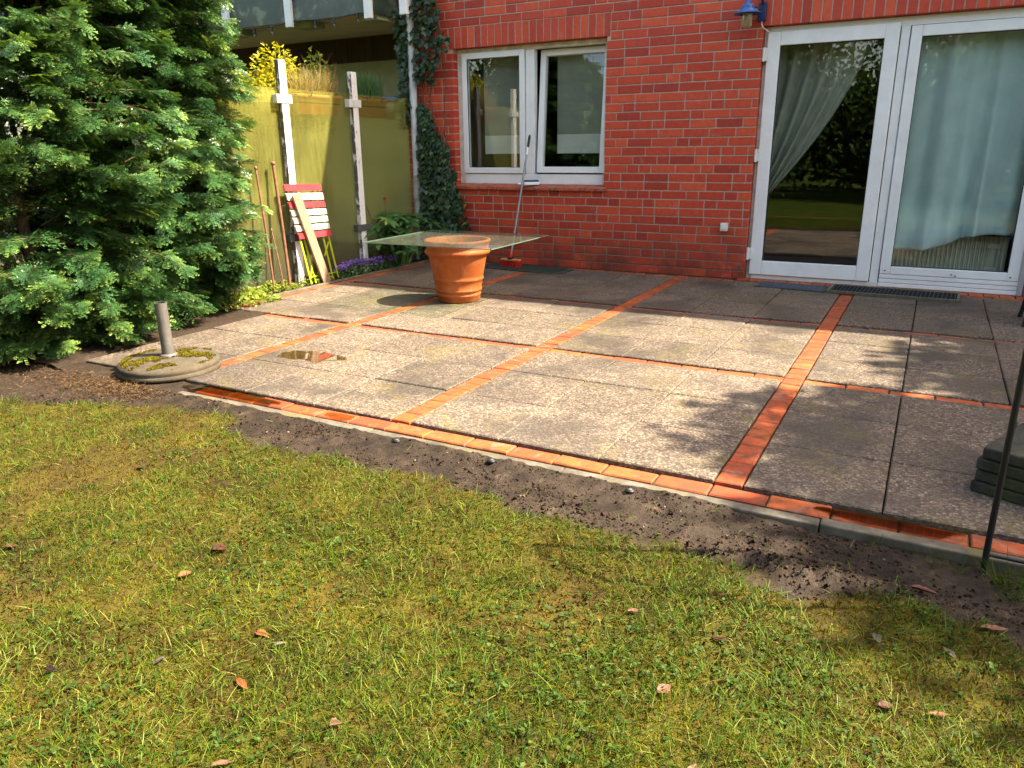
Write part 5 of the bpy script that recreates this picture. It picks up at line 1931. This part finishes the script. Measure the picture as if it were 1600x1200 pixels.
# ------------------------------------------------------------------ grass, moss, litter
GRASS = leafmat('grass_blade', [(0.0, (0.0116, 0.0309, 0.0025)), (0.3, (0.0327, 0.0737, 0.0040)), (0.6, (0.0714, 0.1206, 0.0059)), (0.85, (0.1323, 0.1742, 0.0119)), (1.0, (0.1905, 0.2010, 0.0444))], 0.3, 0.55, 0.15, 1.3)
MOSSM = leafmat('lawn_moss', [(0.0, (0.0244, 0.0130, 0.0015)), (0.35, (0.0561, 0.0393, 0.0024)), (0.7, (0.1016, 0.0860, 0.0039)), (1.0, (0.1680, 0.1529, 0.0097))], 0.25, 0.9, 0.03, 1.3)
CLOVER = leafmat('clover_leaf', [(0.0, (0.0145, 0.0378, 0.0040)), (0.6, (0.0363, 0.0761, 0.0067)), (1.0, (0.0829, 0.1338, 0.0197))], 0.3, 0.6, 0.2, 1.3)


def lawn_points(n, thr=0.35, seed=1, y0=-7.25, far=True):
    rg = np.random.default_rng(seed)
    out = []
    while len(out) < n:
        x, y = rg.uniform(-5.4, 1.3), rg.uniform(y0, -4.97)
        d = math.hypot(x, y + 7.545)
        if rg.random() > min(1.0, (1.9 / max(d, 0.5)) ** 1.1): continue
        # keep to the stretch of lawn around what the picture shows
        if x < -1.0 and y < -6.95 - 0.0 * x: continue
        if y < -5.6 - 0.62 * (0.9 - x) - 0.55 and x > -3.0: continue
        k = soil_k(x, y)
        if k + 0.25 * (rg.random() - 0.5) > thr: continue
        if litter_k(x, y) > 0.7 and rg.random() < 0.9: continue
        out.append((x, y, lawn_z(x, y)))
    return np.array(out)


def pn(P, s, o):
    return np.array([noise.noise((x * s + o, y * s, o)) for x, y, z in P])


# moss: tiny tufts that make the yellow brown mat
P = lawn_points(78000, 0.5, 21)
N = len(P)
I_ = Inst()
pat = pn(P, 2.2, 3.0) * 0.55 + pn(P, 7, 9.0) * 0.35
M = scaleM(frames(rand_dirs(N, 15, 85), RNG.normal(0, 1, (N, 3))), RNG.uniform(0.008, 0.024, N), RNG.uniform(0.0018, 0.0042, N))
I_.add(*BLADE, M, P - np.array([[0, 0, 0.003]]), np.clip(0.46 + 1.3 * pat + RNG.normal(0, 0.31, N), 0, 1))
tag(I_.build('moss_mat', MOSSM), 'yellow brown moss mat spread through the lawn', 'moss', None, 'stuff')

# grass blades, short and lying in all directions, thicker in patches
P = lawn_points(190000, 0.55, 5)
gk = pn(P, 1.5, 12.0) * 0.8 + pn(P, 4.5, 2.0) * 0.6
keep = gk * 1.5 + RNG.normal(0, 0.34, len(P)) > -0.24
P, gk = P[keep], gk[keep]
N = len(P)
d = np.hypot(P[:, 0], P[:, 1] + 7.545)
I_ = Inst()
dirs = rand_dirs(N, 4, 55)
dirs[:, :2] += np.stack([np.cos(pn(P, 1.6, 31) * 5), np.sin(pn(P, 1.6, 31) * 5)], 1) * 0.45
L = RNG.gamma(4, 0.0060, N) + 0.007
M = scaleM(frames(dirs, np.stack([RNG.normal(0, 0.5, N), RNG.normal(0, 0.5, N), np.ones(N)], 1)), L, RNG.uniform(0.0011, 0.0026, N))
col = np.clip(0.50 + 0.24 * pn(P, 0.9, 40) - 0.1 * gk + RNG.normal(0, 0.31, N), 0, 1)
I_.add(*BLADE, M, P - np.array([[0, 0, 0.004]]), col)
# stray blades hanging over the bare strip
Q = lawn_points(5200, 0.97, 91)
Q = Q[np.array([soil_k(q[0], q[1]) > 0.35 for q in Q])]
n = len(Q)
I_.add(*BLADE, scaleM(frames(rand_dirs(n, 2, 40), np.stack([RNG.normal(0, 0.5, n), RNG.normal(0, 0.5, n), np.ones(n)], 1)), RNG.uniform(0.015, 0.05, n), RNG.uniform(0.0012, 0.0026, n)), Q, np.clip(RNG.normal(0.5, 0.25, n), 0, 1))
# longer tufts by the kerb on the right and here and there
tc = [(0.33, -5.05, 40, 0.13), (0.42, -5.03, 40, 0.12), (0.47, -5.09, 36, 0.11), (0.16, -5.0, 16, 0.08), (-0.02, -4.975, 9, 0.06), (0.22, -5.03, 14, 0.09), (0.37, -5.14, 24, 0.10), (0.5, -5.2, 40, 0.12)]
for _ in range(70):
    q = P[RNG.integers(N)]
    tc.append((q[0], q[1], int(RNG.integers(6, 16)), RNG.uniform(0.05, 0.085)))
for (x, y, n, h) in tc:
    T = np.stack([x + RNG.normal(0, 0.012, n), y + RNG.normal(0, 0.012, n), np.full(n, lawn_z(x, y) - 0.004)], 1)
    X = np.stack([RNG.normal(0, 0.75, n), RNG.normal(-0.1, 0.7, n), np.ones(n)], 1)
    I_.add(*BLADE, scaleM(frames(X, RNG.normal(0, 1, (n, 3))), RNG.uniform(0.5, 1.1, n) * h, np.full(n, 0.0024)), T, np.clip(RNG.normal(0.36, 0.14, n), 0, 1))
tag(I_.build('grass', GRASS), 'thin mossy grass of the lawn', 'grass', None, 'stuff')

# clover and small round leaved weeds
ROUND = (np.array([(0, 0, 0), (0.35, -0.42, 0.05), (0.9, -0.30, 0.03), (1.0, 0, 0.0), (0.9, 0.30, 0.03), (0.35, 0.42, 0.05)]), np.array([(0, 1, 2, 3), (0, 3, 4, 5)]))
P = lawn_points(6500, 0.45, 77)
ck = pn(P, 2.1, 55.0) + 0.4 * pn(P, 8, 5)
P = P[ck + RNG.normal(0, 0.15, len(P)) > 0.08]
I_ = Inst()
N = len(P)
for j in range(3):
    az = RNG.uniform(0, 6.28, N) if j == 0 else az + 2.09
    X = np.stack([np.cos(az), np.sin(az), RNG.uniform(-0.1, 0.5, N)], 1)
    s = RNG.uniform(0.006, 0.0125, N)
    I_.add(*ROUND, frames(X, np.stack([RNG.normal(0, 0.35, N), RNG.normal(0, 0.35, N), np.ones(N)], 1)) * s[:, None, None], P + np.array([[0, 0, 0.012]]) + RNG.normal(0, 0.003, (N, 3)), np.clip(RNG.normal(0.5, 0.22, N), 0, 1))
tag(I_.build('clover', CLOVER), 'small clover leaves scattered through the lawn', 'clover', None, 'stuff')

# crumbs of earth and small stones on the bare strip
CRUMB = leafmat('earth_crumb', [(0.0, (0.0162, 0.0093, 0.0064)), (0.6, (0.0405, 0.0255, 0.0160)), (0.93, (0.0675, 0.0450, 0.0288)), (1.0, (0.1800, 0.1360, 0.0960))], 0.0, 0.9, 0.1)
CUBE = (np.array([(-.5, -.4, -.3), (.5, -.5, -.3), (.4, .5, -.3), (-.5, .4, -.3), (-.3, -.3, .4), (.35, -.3, .5), (.25, .35, .35), (-.3, .25, .45)]), np.array([(4, 5, 6, 7), (0, 1, 5, 4), (1, 2, 6, 5), (2, 3, 7, 6), (3, 0, 4, 7)]))
pts = []
while len(pts) < 9000:
    x, y = random.uniform(-4.2, 0.6), random.uniform(-5.62, -4.955)
    if soil_k(x, y) < 0.4: continue
    cl = noise.noise((x * 5, y * 9, 3.3)) + 1.1 * math.exp(-(((x + 0.25) / 0.4) ** 2 + ((y + 5.29) / 0.1) ** 2)) + 0.7 * math.exp(-(((x + 1.1) / 0.35) ** 2 + ((y + 5.28) / 0.09) ** 2))
    if cl + random.gauss(0, 0.45) < 0.25: continue
    pts.append((x, y, lawn_z(x, y)))
P = np.array(pts)
N = len(P)
I_ = Inst()
I_.add(*CUBE, frames(RNG.normal(0, 1, (N, 3)), RNG.normal(0, 1, (N, 3))) * (RNG.gamma(1.8, 0.0018, N) + 0.0016)[:, None, None], P, np.clip(RNG.normal(0.4, 0.25, N), 0, 1))
tag(I_.build('earth_crumbs', CRUMB), 'dark crumbs of loose earth along the kerb', 'earth', None, 'stuff')

# dry needles and twigs under the conifers and by the parasol base
LIT = leafmat('dry_litter', [(0.0, (0.03, 0.016, 0.007)), (0.5, (0.085, 0.046, 0.020)), (1.0, (0.20, 0.13, 0.06))], 0.15, 0.8, 0.1)
pts = []
while len(pts) < 4200:
    if random.random() < 0.6: x, y = random.gauss(-4.0, 0.30), random.gauss(-5.04, 0.07)
    else: x, y = random.uniform(-5.6, -3.6), random.uniform(-5.7, -4.95)
    if litter_k(x, y) < 0.2 or y > -4.955: continue
    pts.append((x, y, lawn_z(x, y) + random.random() ** 2 * 0.03))
P = np.array(pts)
N = len(P)
I_ = Inst()
M = scaleM(frames(rand_dirs(N, -15, 30), np.stack([RNG.normal(0, 0.5, N), RNG.normal(0, 0.5, N), np.ones(N)], 1)), RNG.uniform(0.008, 0.032, N), RNG.uniform(0.0012, 0.0035, N))
I_.add(*BLADE, M, P, np.clip(RNG.normal(0.5, 0.25, N), 0, 1))
# a scatter of the same on the paving joints and the bed
pts = [(random.uniform(-5.0, 0.6), random.uniform(-4.75, -0.2), 0.003) for _ in range(420)]
P = np.array(pts)
N = len(P)
M = scaleM(frames(rand_dirs(N, -2, 6), np.tile([[0, 0, 1.0]], (N, 1))), RNG.uniform(0.006, 0.022, N), RNG.uniform(0.0015, 0.004, N))
I_.add(*BLADE, M, P, np.clip(RNG.normal(0.4, 0.25, N), 0, 1))
tag(I_.build('needle_litter', LIT), 'dry brown needles and twigs on the ground', 'litter', None, 'stuff')

# ------------------------------------------------------------------ fallen leaves on the lawn, each its own
def dead_leaf(x, y, size, col, label, rz, curl=0.5, asp=0.55, tiltx=0.0):
    nx, ny = 10, 6
    V, Fq = [], []
    sd = random.uniform(0, 50)
    for i in range(nx + 1):
        f = i / nx
        w = asp * math.sin(math.pi * min(1, f * 0.96 + 0.03) ** 0.8) * (1 + 0.12 * math.sin(f * 23 + sd))
        for j in range(ny + 1):
            g = j / ny * 2 - 1
            yy = g * w * 0.5
            z = curl * (abs(g) ** 1.6) * w * 0.5 + 0.22 * curl * (f - 0.5) ** 2 + 0.05 * noise.noise((f * 3 + sd, g * 2, sd))
            V.append(((f - 0.5) * size, yy * size * (1 - 0.25 * curl * abs(g)), (z + 0.02) * size))
    for i in range(nx):
        for j in range(ny):
            a = i * (ny + 1) + j
            Fq.append((a, a + ny + 1, a + ny + 2, a + 1))
    m = DEAD[col]
    t = thing('fallen_leaf', label, 'leaf', (x, y, lawn_z(x, y) + 0.010), rz, 'fallen leaves on the lawn')
    t.rotation_euler.x = tiltx
    link('blade', np_mesh('blade', np.array(V), np.array(Fq), smooth=True), m, t).modifiers.new('thick', 'SOLIDIFY').thickness = 0.0008
    mb = MB()
    mb.tube([(-size * 0.5, 0, 0.012 * size), (-size * 0.62, 0.02 * size, 0.03 * size), (-size * 0.72, 0.05 * size, 0.02 * size)], size * 0.012, 5)
    mb.tube([(size * (f - 0.5), 0, size * (0.026 + 0.22 * curl * (f - 0.5) ** 2)) for f in (0, 0.3, 0.6, 0.95)], size * 0.008, 4, 0, False)
    mb.build('stalk', m, t)
    return t


def m_dead(name, a, b):
    m = Mat(name, 0.6, 0.35)
    m.col(m.ramp(m.noise(70, 5, 0.7), [(0.3, a), (0.7, b)]))
    m.bump(m.noise(160, 3, 0.6), 0.4, 0.002)
    m.translucent(0.15, b)
    return m.m


DEAD = {'brown': m_dead('brown_leaf', (0.048, 0.016, 0.009), (0.105, 0.040, 0.020)), 'orange': m_dead('orange_leaf', (0.152, 0.040, 0.009), (0.228, 0.076, 0.020)),
        'pink': m_dead('pinkish_leaf', (0.124, 0.044, 0.025), (0.219, 0.099, 0.061)), 'tan': m_dead('tan_leaf', (0.100, 0.053, 0.024), (0.167, 0.100, 0.053)),
        'dark': m_dead('dark_leaf', (0.012, 0.007, 0.006), (0.033, 0.020, 0.015)), 'grey': m_dead('pale_leaf', (0.107, 0.092, 0.064), (0.167, 0.139, 0.100))}
LEAVES = [(-1.93, -6.05, 0.062, 'brown', 'round purplish brown leaf left of centre on the lawn', 0.5, 0.7, 0.8),
          (-1.90, -6.21, 0.05, 'orange', 'orange brown leaf just below the purplish one', 1.2, 0.6, 0.75),
          (-1.47, -6.31, 0.05, 'orange', 'clean orange oval leaf with a grey leaf to its right', 0.1, 0.3, 0.6),
          (-1.38, -6.33, 0.036, 'grey', 'crumpled grey leaf right of the orange oval one', 1.0, 1.0, 0.5),
          (-2.77, -5.72, 0.05, 'brown', 'brown leaf at the edge of the bright sunny patch', 0.2, 0.4, 0.6),
          (-1.35, -6.49, 0.07, 'orange', 'long yellow orange leaf lying flat at lower left', -0.3, 0.3, 0.32),
          (0.30, -5.37, 0.085, 'pink', 'large pinkish pointed leaf at the right edge of the grass', 0.3, 0.3, 0.42),
          (0.13, -5.23, 0.085, 'pink', 'twisted pale pink leaf on the bare earth at the right', -0.1, 0.9, 0.3),
          (-1.04, -6.50, 0.032, 'tan', 'small round tan leaf curled like a shell near the bottom', 0.9, 1.2, 0.9),
          (-0.29, -6.24, 0.045, 'tan', 'upper of two narrow tan leaves near the bottom centre', 1.3, 0.4, 0.45),
          (-0.27, -6.265, 0.042, 'tan', 'lower of two narrow tan leaves near the bottom centre', 0.4, 0.3, 0.45),
          (-0.21, -6.25, 0.05, 'pink', 'wide pinkish brown leaf right of the two narrow tan ones', 0.6, 0.5, 0.8),
          (-0.42, -6.02, 0.05, 'pink', 'pinkish square looking leaf in the lower middle of the lawn', 1.1, 0.4, 0.75),
          (-0.35, -5.75, 0.055, 'brown', 'twisted brown leaf right of centre on the mossy lawn', 0.2, 1.0, 0.35),
          (-2.58, -6.36, 0.045, 'brown', 'brown leaf at the left frame edge', 0.7, 0.5, 0.6),
          (-1.83, -6.68, 0.05, 'dark', 'blackish curled leaf at lower left', 0.2, 0.9, 0.5),
          (-1.18, -6.70, 0.055, 'tan', 'pale straw leaf near the bottom left', 0.8, 0.5, 0.42),
          (-0.06, -5.36, 0.06, 'brown', 'brown leaf lying where grass meets the dark earth', 2.4, 0.8, 0.3),
          (-0.60, -5.74, 0.04, 'pink', 'small pinkish leaf near the middle of the lawn', 0.5, 0.6, 0.6),
          (0.06, -5.83, 0.045, 'brown', 'dark red brown leaf near the bottom right corner', 0.3, 0.5, 0.7),
          (0.17, -5.80, 0.055, 'orange', 'bright orange narrow leaf near the bottom right corner', 0.4, 0.4, 0.4),
          (0.44, -5.16, 0.05, 'orange', 'orange leaf among the grass tufts by the black frame', 0.1, 0.5, 0.6),
          (-1.62, -6.52, 0.045, 'dark', 'dark grey leaf left of the long orange one', 1.6, 0.9, 0.45),
          (0.02, -5.57, 0.05, 'grey', 'pale greenish leaf in the grass at the right', 2.0, 0.6, 0.5),
          (0.19, -5.55, 0.055, 'grey', 'whitish narrow leaf in the grass at the far right', 2.2, 0.6, 0.35)]
for (x, y, s, c, lab, rz, cu, asp) in LEAVES:
    dead_leaf(x, y, s * 0.85, c, lab, rz, cu, asp, random.uniform(-0.2, 0.2))
